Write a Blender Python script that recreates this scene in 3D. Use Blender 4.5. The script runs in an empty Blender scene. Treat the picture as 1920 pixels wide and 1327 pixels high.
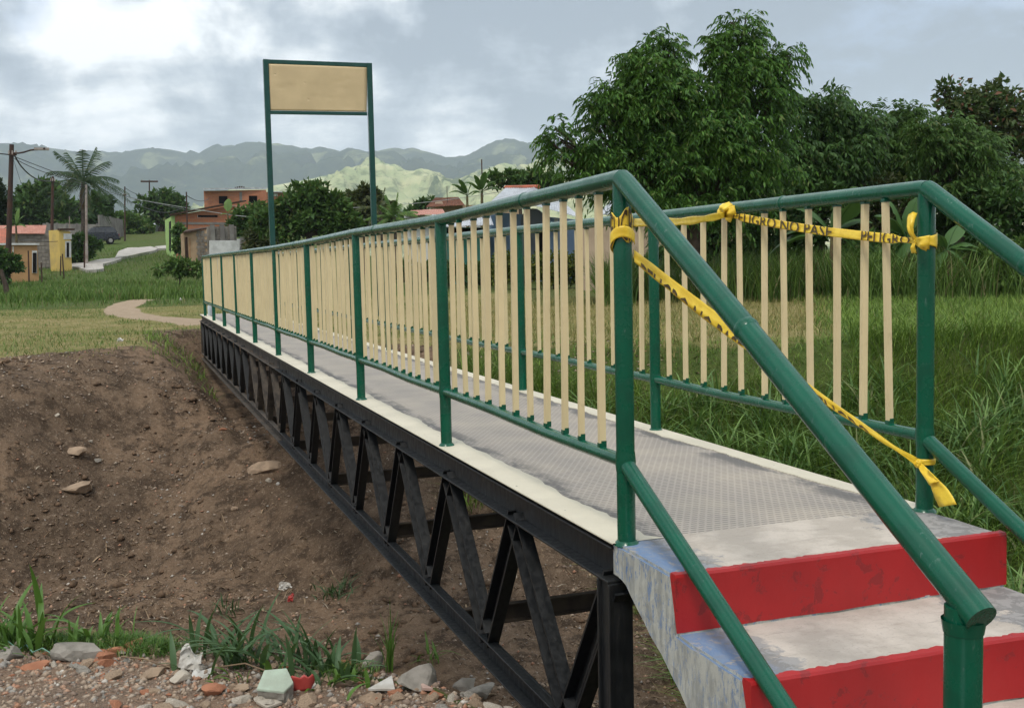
import bpy, bmesh, math, random
import numpy as np
from mathutils import Vector, Matrix
PI = math.pi
S = bpy.context.scene
COL = S.collection
RNG = np.random.default_rng(7)
random.seed(7)

# ------------------------------------------------------------------ camera, sky, sun, exposure
YAW, PIT, ROLL = -.342, .078, -.022
CAMP = Vector((-1.437, -3.038, .876))
FPX, CPX, CPY = 2050., 960., 650.2
def cam_axes():
    cy, sy, cp, sp = math.cos(YAW), math.sin(YAW), math.cos(PIT), math.sin(PIT)
    w = Vector((-sy*cp, cy*cp, -sp)); r = Vector((cy, sy, 0)); u = r.cross(w)
    c, s = math.cos(ROLL), math.sin(ROLL)
    return c*r+s*u, -s*r+c*u, w
CR, CU, CW = cam_axes()
FW = Vector((-math.sin(YAW), math.cos(YAW), 0)); RT = Vector((math.cos(YAW), math.sin(YAW), 0))
cd = bpy.data.cameras.new('camera'); cam = bpy.data.objects.new('camera', cd); COL.objects.link(cam)
M = Matrix((CR, CU, -CW)).transposed().to_4x4(); M.translation = CAMP
cam.matrix_world = M
cd.sensor_width = 36; cd.lens = FPX/1920*36; cd.clip_start = .05; cd.clip_end = 30000
cd.shift_y = (CPY-663.5)/1920
S.camera = cam
S.view_settings.view_transform = 'Standard'; S.view_settings.look = 'None'; S.view_settings.gamma = 1
S.view_settings.exposure = 0.54
try: S.view_settings.use_curve_mapping = False
except Exception: pass
S.cycles.volume_step_rate = 10; S.cycles.volume_max_steps = 32
S.cycles.volume_bounces = 2; S.cycles.max_bounces = 6; S.cycles.diffuse_bounces = 3; S.cycles.glossy_bounces = 2
S.cycles.transmission_bounces = 3; S.cycles.transparent_max_bounces = 8

def raydir(px, py):
    return CW + CR*((px-CPX)/FPX) - CU*((py-CPY)/FPX)
SUN_EL, SUN_AZ = 58, None
sun_dir = (-.62*FW + -.25*RT).normalized()*math.cos(math.radians(SUN_EL)) + Vector((0, 0, math.sin(math.radians(SUN_EL))))
sl = bpy.data.lights.new('sun', 'SUN'); so = bpy.data.objects.new('sun', sl); COL.objects.link(so)
sl.energy = 1.5; sl.angle = math.radians(14); sl.color = (1, .94, .84)
so.rotation_euler = sun_dir.to_track_quat('Z', 'Y').to_euler(); so.location = (0, 0, 60)

world = bpy.data.worlds.new('World'); S.world = world; world.use_nodes = True
NT = world.node_tree; NT.nodes.clear()
class G:
    """tiny node-graph helper"""
    def __init__(s, nt): s.nt = nt
    def n(s, t, **kw):
        nd = s.nt.nodes.new(t)
        for k, v in kw.items():
            if k.startswith('i_'):
                key = k[2:]
                key = int(key) if key.isdigit() else key
                s.set(nd.inputs[key], v)
            else: setattr(nd, k, v)
        return nd
    def set(s, inp, v):
        if isinstance(v, bpy.types.NodeSocket): s.nt.links.new(v, inp)
        elif isinstance(v, (tuple, list)) and len(v) == 3 and inp.type == 'RGBA': inp.default_value = (*v, 1)
        else: inp.default_value = v
    def math(s, op, a, b=0., c=0., clamp=False):
        nd = s.nt.nodes.new('ShaderNodeMath'); nd.operation = op; nd.use_clamp = clamp
        s.set(nd.inputs[0], a); s.set(nd.inputs[1], b); s.set(nd.inputs[2], c); return nd.outputs[0]
    def vm(s, op, a, b=None, sc=None):
        nd = s.nt.nodes.new('ShaderNodeVectorMath'); nd.operation = op
        s.set(nd.inputs[0], a)
        if b is not None: s.set(nd.inputs[1], b)
        if sc is not None: s.set(nd.inputs[3], sc)
        return nd.outputs['Value'] if op in ('DISTANCE', 'LENGTH', 'DOT_PRODUCT') else nd.outputs[0]
    def mr(s, v, a, b, c=0., d=1., smooth=True):
        nd = s.nt.nodes.new('ShaderNodeMapRange'); nd.interpolation_type = 'SMOOTHSTEP' if smooth else 'LINEAR'
        s.set(nd.inputs[0], v); s.set(nd.inputs[1], a); s.set(nd.inputs[2], b); s.set(nd.inputs[3], c); s.set(nd.inputs[4], d)
        return nd.outputs[0]
    def mix(s, f, a, b, mode='MIX'):
        nd = s.nt.nodes.new('ShaderNodeMix'); nd.data_type = 'RGBA'; nd.blend_type = mode; nd.clamp_factor = True
        s.set(nd.inputs[0], f); s.set(nd.inputs[6], a); s.set(nd.inputs[7], b); return nd.outputs[2]
    def noise(s, vec, scale, detail=4, rough=.55, dist=0., out=0):
        nd = s.nt.nodes.new('ShaderNodeTexNoise')
        if vec is not None: s.set(nd.inputs['Vector'], vec)
        s.set(nd.inputs['Scale'], scale); s.set(nd.inputs['Detail'], detail); s.set(nd.inputs['Roughness'], rough); s.set(nd.inputs['Distortion'], dist)
        return nd.outputs[out]
    def xyz(s, v):
        nd = s.nt.nodes.new('ShaderNodeSeparateXYZ'); s.set(nd.inputs[0], v); return nd.outputs
    def comb(s, x, y, z):
        nd = s.nt.nodes.new('ShaderNodeCombineXYZ'); s.set(nd.inputs[0], x); s.set(nd.inputs[1], y); s.set(nd.inputs[2], z); return nd.outputs[0]

def build_sky():
    g = G(NT)
    out = g.n('ShaderNodeOutputWorld'); bg1 = g.n('ShaderNodeBackground'); bg2 = g.n('ShaderNodeBackground'); mx = g.n('ShaderNodeMixShader')
    sky = g.n('ShaderNodeTexSky', sky_type='NISHITA', sun_disc=False, sun_elevation=math.radians(SUN_EL),
              sun_rotation=math.atan2(sun_dir.x, sun_dir.y), altitude=450, air_density=1.2, dust_density=2.0)
    NT.links.new(sky.outputs[0], bg1.inputs[0]); bg1.inputs[1].default_value = .11
    d = g.vm('NORMALIZE', g.n('ShaderNodeTexCoord').outputs['Generated'])
    x, y, z = g.xyz(d)[:3]
    zz = g.math('ADD', g.math('MAXIMUM', z, 0.), .22)
    pl = g.comb(g.math('DIVIDE', x, zz), g.math('DIVIDE', y, zz), g.math('MULTIPLY', z, 1.5))
    n1 = g.noise(pl, 1.05, 7, .56, .35)
    n2 = g.noise(g.vm('ADD', pl, (7.3, 2.1, 4.)), 2.6, 8, .6, .25)
    n3 = g.noise(g.vm('ADD', d, (3., 9., 1.)), 9, 7, .6, .3)
    def blob(px, py, rad, soft=1.):
        c = raydir(px, py).normalized()
        wd = g.vm('ADD', d, g.vm('SCALE', g.vm('SUBTRACT', g.noise(d, 7., 5, .6, 0., 1), (.5, .5, .5)), None, .16))
        return g.mr(g.vm('DISTANCE', wd, tuple(c)), rad*soft, rad*.25, 0., 1.)
    t = g.math('ADD', g.math('MULTIPLY', n1, .55), g.math('MULTIPLY', n2, .35))
    t = g.math('ADD', t, g.math('MULTIPLY', n3, .42))      # about .6 on average
    dark = None
    for px, py, r, k in ((860, 100, .15, .42), (1120, 130, .13, .36), (1000, 10, .12, .28), (700, 60, .10, .18), (1300, 60, .12, .12), (1180, 10, .10, .15),
                         (1750, 120, .30, .34), (1500, 60, .14, .2), (330, 200, .10, .2), (230, 110, .05, .2), (150, 60, .06, .06)):
        b = g.math('MULTIPLY', blob(px, py, r), k)
        dark = b if dark is None else g.math('ADD', dark, b)
    t = g.math('ADD', g.math('MULTIPLY', g.math('SUBTRACT', t, .66), 3.8), .60)
    t = g.math('SUBTRACT', t, dark)
    lite = None
    for px, py, r, k in ((690, -20, .07, .55), (300, 110, .07, .22), (110, 70, .06, .35), (460, 60, .05, .35), (330, 60, .05, .25), (200, 170, .08, .2), (900, 200, .10, .2), (780, 230, .16, .16), (1080, 215, .12, .2), (300, 60, .09, .12), (120, 160, .10, .12), (60, 235, .1, .06), (1440, 60, .06, .1)):
        b = g.math('MULTIPLY', blob(px, py, r), k)
        lite = b if lite is None else g.math('ADD', lite, b)
    t = g.math('ADD', t, lite)
    cr = g.n('ShaderNodeValToRGB'); NT.links.new(t, cr.inputs[0])
    e = cr.color_ramp.elements
    e[0].position = .22; e[0].color = (.225, .262, .305, 1)
    e[1].position = .95; e[1].color = (.83, .84, .84, 1)
    for p, c in ((.42, (.325, .367, .412)), (.58, (.455, .495, .53)), (.70, (.59, .62, .64)), (.80, (.70, .73, .745))):
        q = e.new(p); q.color = (*c, 1)
    # thin breaks of blue, whiter veil near the horizon
    col = cr.outputs[0]
    gap = g.math('MULTIPLY', g.math('MAXIMUM', g.math('MAXIMUM', blob(60, 25, .035), blob(385, 35, .03)), blob(1780, 60, .16)), g.mr(n2, .42, .60, 0., .55))
    col = g.mix(gap, col, (.36, .45, .60))
    col = g.mix(g.mr(z, .14, .04, 0., .30), col, (.62, .67, .71))
    col = g.mix(1., col, g.comb(*[g.mr(z, .30, 1., 1., 1.9)]*3), 'MULTIPLY')     # an overcast sky is brightest overhead
    NT.links.new(col, bg2.inputs[0]); bg2.inputs[1].default_value = 1.12
    mx.inputs[0].default_value = .90
    NT.links.new(bg1.outputs[0], mx.inputs[1]); NT.links.new(bg2.outputs[0], mx.inputs[2]); NT.links.new(mx.outputs[0], out.inputs[0])
build_sky()

# ------------------------------------------------------------------ helpers: naming
def tag(o, label=None, cat=None, group=None, kind=None):
    if label: o['label'] = label
    if cat: o['category'] = cat
    if group: o['group'] = group
    if kind: o['kind'] = kind
    return o
def empty(name, loc, label=None, cat=None, group=None, parent=None, rz=0.):
    o = bpy.data.objects.new(name, None); COL.objects.link(o); o.location = loc; o.rotation_euler[2] = rz
    o.empty_display_size = .1
    if parent: o.parent = parent
    return tag(o, label, cat, group)
def link_mesh(name, me, m, parent=None, loc=None, label=None):
    o = bpy.data.objects.new(name, me); COL.objects.link(o)
    if m is not None and not me.materials:
        for q in (m if isinstance(m, (list, tuple)) else [m]): me.materials.append(q)
    if loc is not None: o.location = loc
    if parent is not None:
        o.parent = parent
        if loc is None: o.location = -parent.location if parent.parent is None else -(parent.location+parent.parent.location)
    if label: o['label'] = label
    return o
def np_mesh(name, V, F, smooth=False, mi=None):
    """V (n,3); F (m,k) one face size"""
    V = np.asarray(V, np.float32); F = np.asarray(F, np.int32)
    me = bpy.data.meshes.new(name); me.vertices.add(len(V)); me.vertices.foreach_set('co', V.ravel())
    k = F.shape[1]; me.loops.add(F.size); me.loops.foreach_set('vertex_index', F.ravel())
    me.polygons.add(len(F)); me.polygons.foreach_set('loop_start', np.arange(0, F.size, k, dtype=np.int32))
    try: me.polygons.foreach_set('loop_total', np.full(len(F), k, np.int32))
    except Exception: pass
    if smooth: me.polygons.foreach_set('use_smooth', np.ones(len(F), bool))
    if mi is not None: me.polygons.foreach_set('material_index', np.asarray(mi, np.int32))
    me.update(calc_edges=True); return me

class MB:
    def __init__(s): s.v = []; s.f = []; s.sm = []; s.mi = []; s.m = 0
    def add(s, V, F, smooth=False):
        b = len(s.v); s.v += [tuple(p) for p in V]
        for f in F: s.f.append(tuple(i+b for i in f)); s.sm.append(smooth); s.mi.append(s.m)
        return s
    def box(s, c, d, R=None):
        c = Vector(c); hx, hy, hz = d[0]/2, d[1]/2, d[2]/2
        P = [Vector((x, y, z)) for z in (-hz, hz) for y in (-hy, hy) for x in (-hx, hx)]
        if R is not None: P = [R @ p for p in P]
        return s.add([c+p for p in P], [(0, 2, 3, 1), (4, 5, 7, 6), (0, 1, 5, 4), (2, 6, 7, 3), (0, 4, 6, 2), (1, 3, 7, 5)])
    def bar(s, a, b, w, h, up=(0, 0, 1)):
        """box from a to b; w sideways, h along up"""
        a, b = Vector(a), Vector(b); y = (b-a); L = y.length; y.normalize(); x = y.cross(Vector(up)).normalized(); z = x.cross(y)
        return s.box((a+b)/2, (w, L, h), Matrix((x, y, z)).transposed())
    def tube(s, pts, r, n=12, caps=True, smooth=True):
        pts = [Vector(p) for p in pts]; m = len(pts); R = r if isinstance(r, (list, tuple)) else [r]*m
        V = []; F = []; ref = None
        for i, p in enumerate(pts):
            t = (pts[min(i+1, m-1)]-pts[max(i-1, 0)]).normalized()
            if ref is None: ref = Vector((0, 0, 1)) if abs(t.z) < .9 else Vector((1, 0, 0))
            x = t.cross(ref).normalized(); ref = x.cross(t).normalized()*1.0; y = t.cross(x)
            # mitre so that a bent pipe keeps its width
            for k in range(n):
                a = 2*PI*k/n; V.append(p+(x*math.cos(a)+y*math.sin(a))*R[i])
            ref = -y if False else ref
        for i in range(m-1):
            for k in range(n):
                F.append((i*n+k, i*n+(k+1) % n, (i+1)*n+(k+1) % n, (i+1)*n+k))
        s.add(V, F, smooth)
        if caps:
            s.add([V[k] for k in range(n)], [tuple(range(n))[::-1]]); s.add([V[(m-1)*n+k] for k in range(n)], [tuple(range(n))])
        return s
    def prism(s, poly, a, b):
        """poly: list of 3-D points, swept from offset a to offset b"""
        n = len(poly); a = Vector(a); b = Vector(b)
        V = [Vector(p)+a for p in poly]+[Vector(p)+b for p in poly]
        return s.add(V, [tuple(range(n))[::-1], tuple(range(n, 2*n))]+[(i, (i+1) % n, n+(i+1) % n, n+i) for i in range(n)])
    def mesh(s, name):
        me = bpy.data.meshes.new(name); me.from_pydata(s.v, [], s.f)
        me.polygons.foreach_set('use_smooth', s.sm); me.polygons.foreach_set('material_index', s.mi)
        bm = bmesh.new(); bm.from_mesh(me); bmesh.ops.recalc_face_normals(bm, faces=bm.faces); bm.to_mesh(me); bm.free()
        me.update(); return me
    def obj(s, name, m, parent=None, loc=None, label=None, bevel=0.):
        o = link_mesh(name, s.mesh(name), m, parent, loc, label)
        if bevel:
            b = o.modifiers.new('bevel', 'BEVEL'); b.width = bevel; b.segments = 2; b.limit_method = 'ANGLE'
        return o

# ------------------------------------------------------------------ helpers: places
def P(px, py, v):
    """world point seen at (px,py) of the 1920-wide photo, v metres ahead of the camera"""
    d = raydir(px, py); return CAMP + d*(v/d.dot(FW))
def uv2w(u, v): return CAMP.x+RT.x*u+FW.x*v, CAMP.y+RT.y*u+FW.y*v
def w2uv(x, y):
    dx, dy = x-CAMP.x, y-CAMP.y; return dx*RT.x+dy*RT.y, dx*FW.x+dy*FW.y
def _h(ix, iy, s):
    n = (ix.astype(np.int64)*374761393+iy.astype(np.int64)*668265263+s*1442695041) & 0x7fffffff
    n = ((n ^ (n >> 13))*1274126177) & 0x7fffffff
    return ((n ^ (n >> 16)) & 0xffff)/65535.
def vn(x, y, s=0):
    ix, iy = np.floor(x), np.floor(y); fx, fy = x-ix, y-iy; fx = fx*fx*(3-2*fx); fy = fy*fy*(3-2*fy)
    ix = ix.astype(np.int64); iy = iy.astype(np.int64)
    a, b, c, d = _h(ix, iy, s), _h(ix+1, iy, s), _h(ix, iy+1, s), _h(ix+1, iy+1, s)
    return (a*(1-fx)+b*fx)*(1-fy)+(c*(1-fx)+d*fx)*fy
def fbm(x, y, s=0, o=5, g=.5):
    t = 0.; a = 1.; n = 0.
    for i in range(o): t = t+a*(vn(x*2**i+17.3*i, y*2**i-9.1*i, s+i)-.5); n += a; a *= g
    return t/n*2
def sst(a, b, x): t = np.clip((x-a)/(b-a), 0, 1); return t*t*(3-2*t)
ZN = -.67
RIM_U = [-12, -6, -2, -1, -.3, .1, .45, .8, 1.3, 3, 9]; RIM_V = [5.4, 4.9, 4.5, 4.3, 3.95, 3.6, 2.7, 2.15, 2.0, 1.8, 1.6]
CR_U = [-30, -9, -7.2, -6.2, -5.2, -4.2, -3.2, -2, -.8, 3, 8, 14, 30]
CR_V = [12, 13.6, 14.7, 15.7, 16.9, 17.4, 17.0, 16.2, 15.6, 15.2, 14.8, 14.4, 13]
def h_np(u, v, fine=True):
    u = np.asarray(u, float); v = np.asarray(v, float)
    rim = np.interp(u, RIM_U, RIM_V)+.18*fbm(u*1.3, v*0+3, 3)
    cr = np.interp(u, CR_U, CR_V)+.5*fbm(u*.35, u*0+1, 5)
    near = ZN+.05*fbm(u*.8, v*.8, 1)
    # drop behind the rim, gully floor, rise to the crest
    floor_z = -2.55+.18*fbm(u*.3, v*.3, 8)
    zc = -.33+.1*fbm(u*.25, v*.25, 9)-.1*sst(-6.5, -5.6, u)*(1-sst(-4.6, -4.0, u))
    down = ZN-(v-rim)*1.0*sst(0, .25, v-rim)
    q_ = np.maximum(cr-v, 0); rf = sst(-1.5, .5, u); up = zc-np.where(cr > v, (.13*q_+.36*np.maximum(q_-1.3, 0)**1.0*sst(.6, 2.4, q_))*(1-rf)+(.42*q_+.2*sst(0, 1.2, q_))*rf, (v-cr)*-.02)
    k = .5
    gl = np.maximum(down, floor_z); gl = np.maximum(gl, up)
    gl = gl+(.16*fbm(u*.9, v*.9, 11)+.05*fbm(u*3.2, v*3.2, 12))*sst(0, .6, v-rim)*sst(-.3, .8, cr-v)
    zl = np.interp(v, [0, 22, 50, 60, 75, 88, 110, 118, 140, 160, 400, 1500], [-.3, -.3, -.27, -.05, .8, 1.63, 3.05, 3.75, 5.4, 6.5, 8, 8])
    zr = np.interp(v, [0, 22, 50, 100, 400, 1500], [-.3, -.3, .1, .7, 3, 8])
    w = sst(-.10, -.20, u/np.maximum(v, 1))
    far = zr*(1-w)+zl*w+.08*fbm(u*.12, v*.12, 14)*sst(cr, cr+8, v)
    t = sst(-.9, .9, v-cr)
    zz = gl*(1-t)+far*t
    zz = np.where(v > cr+.9, far, zz)
    bx = CAMP.x+RT.x*u+FW.x*v; by = CAMP.y+RT.y*u+FW.y*v; sd = np.maximum(np.abs(bx-.55)-.60+.12*fbm(by*.9, bx*0, 6), 0)
    tr_ = -1.06-.05*(18.5-by)+2.4*sst(18.2, 20.6, by)+.95*sd+5*sst(11.5, 9.5, by)+.06*fbm(u*2, v*2, 7)
    tr_ = np.where((by < 21) & (by > 9), tr_, 50.); kk = .22; hh = np.clip(.5+.5*(tr_-zz)/kk, 0, 1); zz = np.where(tr_ < 40, tr_*(1-hh)+zz*hh-kk*hh*(1-hh), zz)
    s = sst(-.12, .2, v-rim)
    z = near*(1-s)+zz*s
    if fine:
        f1 = .050*fbm(u*5, v*5, 20)+.028*fbm(u*15, v*15, 21)
        amp = sst(rim-.2, rim+.6, v)*(1-sst(cr-.2, cr+1.2, v))+.25*(1-sst(rim-.3, rim, v))+.18*sst(cr, cr+1, v)
        z = z+f1*amp
    return z
def gz(u, v): return float(h_np(np.array([u]), np.array([v]))[0])
def ground_at(px, py, lo=3., hi=300.):
    d = raydir(px, py); vs = np.geomspace(lo, hi, 900); t = vs/d.dot(FW)
    x = CAMP.x+d.x*t; y = CAMP.y+d.y*t; z = CAMP.z+d.z*t
    u, v = w2uv(x, y); h = h_np(u, v, False)
    i = np.argmax(z <= h)
    if z[i] > h[i]: i = len(vs)-1
    return float(u[i]), float(v[i])
def gpt(px, py, lo=3., hi=300., dz=0.):
    u, v = ground_at(px, py, lo, hi); x, y = uv2w(u, v); return Vector((x, y, gz(u, v)+dz))

# ------------------------------------------------------------------ materials
def new_mat(name):
    m = bpy.data.materials.new(name); m.use_nodes = True; nt = m.node_tree; nt.nodes.clear()
    g = G(nt); out = g.n('ShaderNodeOutputMaterial'); b = g.n('ShaderNodeBsdfPrincipled'); nt.links.new(b.outputs[0], out.inputs[0])
    return m, g, b, out
def bump(g, b, h, strength=.3, dist=.01):
    n = g.n('ShaderNodeBump'); g.set(n.inputs['Height'], h); n.inputs['Strength'].default_value = strength; n.inputs['Distance'].default_value = dist
    g.nt.links.new(n.outputs[0], b.inputs['Normal'])
def simple(name, c, c2=None, scale=8., rough=.7, spec=.3, bs=.2, bd=.004, bscale=None, metal=0., coord='Object', lo=.38, hi=.64):
    m, g, b, o = new_mat(name)
    tc = g.n('ShaderNodeTexCoord').outputs[coord]
    rnd = g.n('ShaderNodeObjectInfo').outputs['Random']
    vec = g.vm('ADD', tc, g.comb(g.math('MULTIPLY', rnd, 37.), g.math('MULTIPLY', rnd, 11.), 0.))
    n = g.noise(vec, scale, 6, .6)
    col = g.mix(g.mr(n, lo, hi), c, c2 if c2 else tuple(x*.72 for x in c))
    g.set(b.inputs['Base Color'], col); b.inputs['Roughness'].default_value = rough; b.inputs['Specular IOR Level'].default_value = spec
    b.inputs['Metallic'].default_value = metal
    if bs: bump(g, b, g.noise(vec, bscale or scale*3, 5, .65), bs, bd)
    return m
def paint(name, c, rough=.28, drip=.25):
    """thick brushed gloss enamel"""
    m, g, b, o = new_mat(name)
    gen = g.n('ShaderNodeNewGeometry').outputs['Position']
    n = g.noise(gen, 14, 5, .6); n2 = g.noise(g.vm('MULTIPLY', gen, (1, 1, .25)), 90, 4, .6); n3 = g.noise(gen, 3.5, 4, .6)
    col = g.mix(g.mr(n, .35, .7), c, tuple(x*.74 for x in c)); col = g.mix(g.mr(n3, .5, .75, 0., .35), col, tuple(min(1, x*1.35+.006) for x in c))
    scuff = g.math('MULTIPLY', g.mr(n2, .62, .70), g.mr(n3, .48, .58))
    col = g.mix(g.math('MULTIPLY', scuff, .35), col, (.20, .27, .24))
    g.set(b.inputs['Base Color'], col); g.set(b.inputs['Roughness'], g.mr(n, .3, .7, rough, rough+.16)); b.inputs['Specular IOR Level'].default_value = .26; b.inputs['Coat Weight'].default_value = .26; b.inputs['Coat Roughness'].default_value = .06
    bump(g, b, g.math('ADD', n2, g.math('MULTIPLY', n, 1.5)), drip, .0014)
    return m
def island(name, c1, c2, c3=None, rough=.55, spec=.25, transl=.25, tip=None):
    """foliage: every leaf its own shade"""
    m, g, b, o = new_mat(name)
    r = g.n('ShaderNodeNewGeometry').outputs['Random Per Island']
    pos = g.n('ShaderNodeNewGeometry').outputs['Position']
    n = g.noise(pos, .9, 3, .6)
    col = g.mix(g.mr(g.math('ADD', g.math('MULTIPLY', r, .6), g.math('MULTIPLY', n, .6)), .3, .85), c1, c2)
    if c3: col = g.mix(g.math('GREATER_THAN', r, .93), col, c3)
    g.set(b.inputs['Base Color'], col); b.inputs['Roughness'].default_value = rough; b.inputs['Specular IOR Level'].default_value = spec
    if transl:
        t = g.n('ShaderNodeBsdfTranslucent'); g.set(t.inputs[0], g.mix(.5, col, (.10, .16, .02)))
        mx = g.n('ShaderNodeMixShader'); mx.inputs[0].default_value = transl
        g.nt.links.new(b.outputs[0], mx.inputs[1]); g.nt.links.new(t.outputs[0], mx.inputs[2]); g.nt.links.new(mx.outputs[0], o.inputs[0])
    return m

GREEN = paint('green_enamel', (.0008, .082, .043), .2, .16)
GREEN_DK = paint('green_enamel_sign', (.003, .055, .042), .3)
CREAM = None
def cream():
    m, g, b, o = new_mat('cream_enamel')
    pos = g.n('ShaderNodeNewGeometry').outputs['Position']; rnd = g.n('ShaderNodeObjectInfo').outputs['Random']
    n = g.noise(g.vm('MULTIPLY', pos, (1, 1, .3)), 60, 5, .6); n2 = g.noise(pos, 5, 4, .6)
    col = g.mix(g.mr(n2, .3, .7), (.70, .58, .335), (.62, .51, .29)); col = g.mix(g.math('MULTIPLY', rnd, .3), col, (.60, .50, .30))
    col = g.mix(g.math('MULTIPLY', g.mr(n, .60, .72), .35), col, (.40, .32, .17))
    g.set(b.inputs['Base Color'], col); b.inputs['Roughness'].default_value = .42; b.inputs['Specular IOR Level'].default_value = .4
    bump(g, b, n, .25, .001); return m
CREAM = cream()
def blackpaint():
    m, g, b, o = new_mat('black_enamel'); pos = g.n('ShaderNodeNewGeometry').outputs['Position']
    n = g.noise(pos, 7, 6, .65); n2 = g.noise(g.vm('MULTIPLY', pos, (1, 1, .3)), 45, 5, .65)
    col = g.mix(g.mr(n, .45, .7), (.005, .0065, .008), (.012, .013, .013)); col = g.mix(g.math('MULTIPLY', g.mr(n2, .62, .70), .5), col, (.040, .036, .03))
    g.set(b.inputs['Base Color'], col); g.set(b.inputs['Roughness'], g.mr(n2, .3, .7, .34, .6)); b.inputs['Specular IOR Level'].default_value = .5
    bump(g, b, n2, .25, .0015); return m
BLACK = blackpaint()
WEATH = simple('weathered_steel', (.085, .068, .052), (.035, .03, .026), 9, .75, .3, .3, .002, 60)
RUSTBEAM = simple('dusty_brown_steel', (.075, .058, .042), (.040, .032, .026), 6, .8, .25, .3, .002, 50)
def deckmat():
    m, g, b, o = new_mat('chequer_plate'); pos = g.n('ShaderNodeNewGeometry').outputs['Position']
    x, y, z = g.xyz(pos)[:3]
    br = g.n('ShaderNodeTexVoronoi', feature='DISTANCE_TO_EDGE'); 
    # staggered cells: hexagon lattice through two offset dot grids
    wob = g.vm('ADD', pos, g.vm('SCALE', g.vm('SUBTRACT', g.noise(pos, 30, 2, .5, 0., 1), (.5, .5, .5)), None, .004))
    x, y, z = g.xyz(wob)[:3]
    rr_ = g.math('MULTIPLY', y, 40.); row = g.math('FLOOR', rr_); fy = g.math('FRACT', rr_)
    xo = g.math('ADD', g.math('MULTIPLY', x, 34.), g.math('MULTIPLY', g.math('MODULO', row, 2.), .5)); fx = g.math('ABSOLUTE', g.math('SUBTRACT', g.math('FRACT', xo), .5))
    dash = g.math('MULTIPLY', g.mr(g.math('ABSOLUTE', g.math('SUBTRACT', fy, .5)), .20, .08), g.mr(fx, .40, .32))
    groove = dash
    n = g.noise(pos, 2.2, 6, .62); n2 = g.noise(g.vm('MULTIPLY', pos, (1, .35, 1)), 7, 6, .7); n3 = g.noise(pos, 150, 3, .6)
    base = g.mix(g.mr(n, .35, .68), (.33, .295, .26), (.40, .35, .29))
    base = g.mix(g.mr(n2, .48, .72, 0., .55), base, (.44, .39, .325))
    edge = g.math('MAXIMUM', g.mr(g.xyz(pos)[0], .30, .06), g.mr(g.xyz(pos)[0], .86, 1.05))
    wear = g.math('MULTIPLY', g.mr(g.math('ADD', n2, g.math('MULTIPLY', edge, .16)), .55, .68), g.mr(edge, .1, .9, .1, .8))
    base = g.mix(wear, base, (.085, .083, .082))
    base = g.mix(g.math('MULTIPLY', groove, g.mr(n, .3, .7, .9, .55)), base, (.085, .078, .072))
    base = g.mix(g.mr(n3, .6, .75, 0., .25), base, (.12, .11, .10))
    g.set(b.inputs['Base Color'], base); b.inputs['Roughness'].default_value = .62; b.inputs['Specular IOR Level'].default_value = .35
    bump(g, b, g.math('SUBTRACT', g.math('MULTIPLY', n3, .12), groove), .35, .0015); return m
DECK = deckmat()
def chipped(name, c, under, thr=.62, scale=30, rough=.6):
    m, g, b, o = new_mat(name); pos = g.n('ShaderNodeNewGeometry').outputs['Position']
    n = g.noise(pos, scale, 7, .7, .3); n2 = g.noise(pos, 3, 5, .6)
    f = g.mr(n, thr, thr+.03, 0., 1.)
    col = g.mix(g.mr(n2, .3, .7), c, tuple(q*.85 for q in c)); col = g.mix(f, col, under)
    g.set(b.inputs['Base Color'], col); b.inputs['Roughness'].default_value = rough
    bump(g, b, g.math('SUBTRACT', g.noise(pos, 90, 4, .6), f), .35, .002); return m
STRIP = chipped('cream_edge_paint', (.58, .53, .41), (.05, .05, .05), .655, 34)
RED = chipped('red_step_paint', (.37, .009, .010), (.24, .010, .011), .58, 16, .5)
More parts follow.
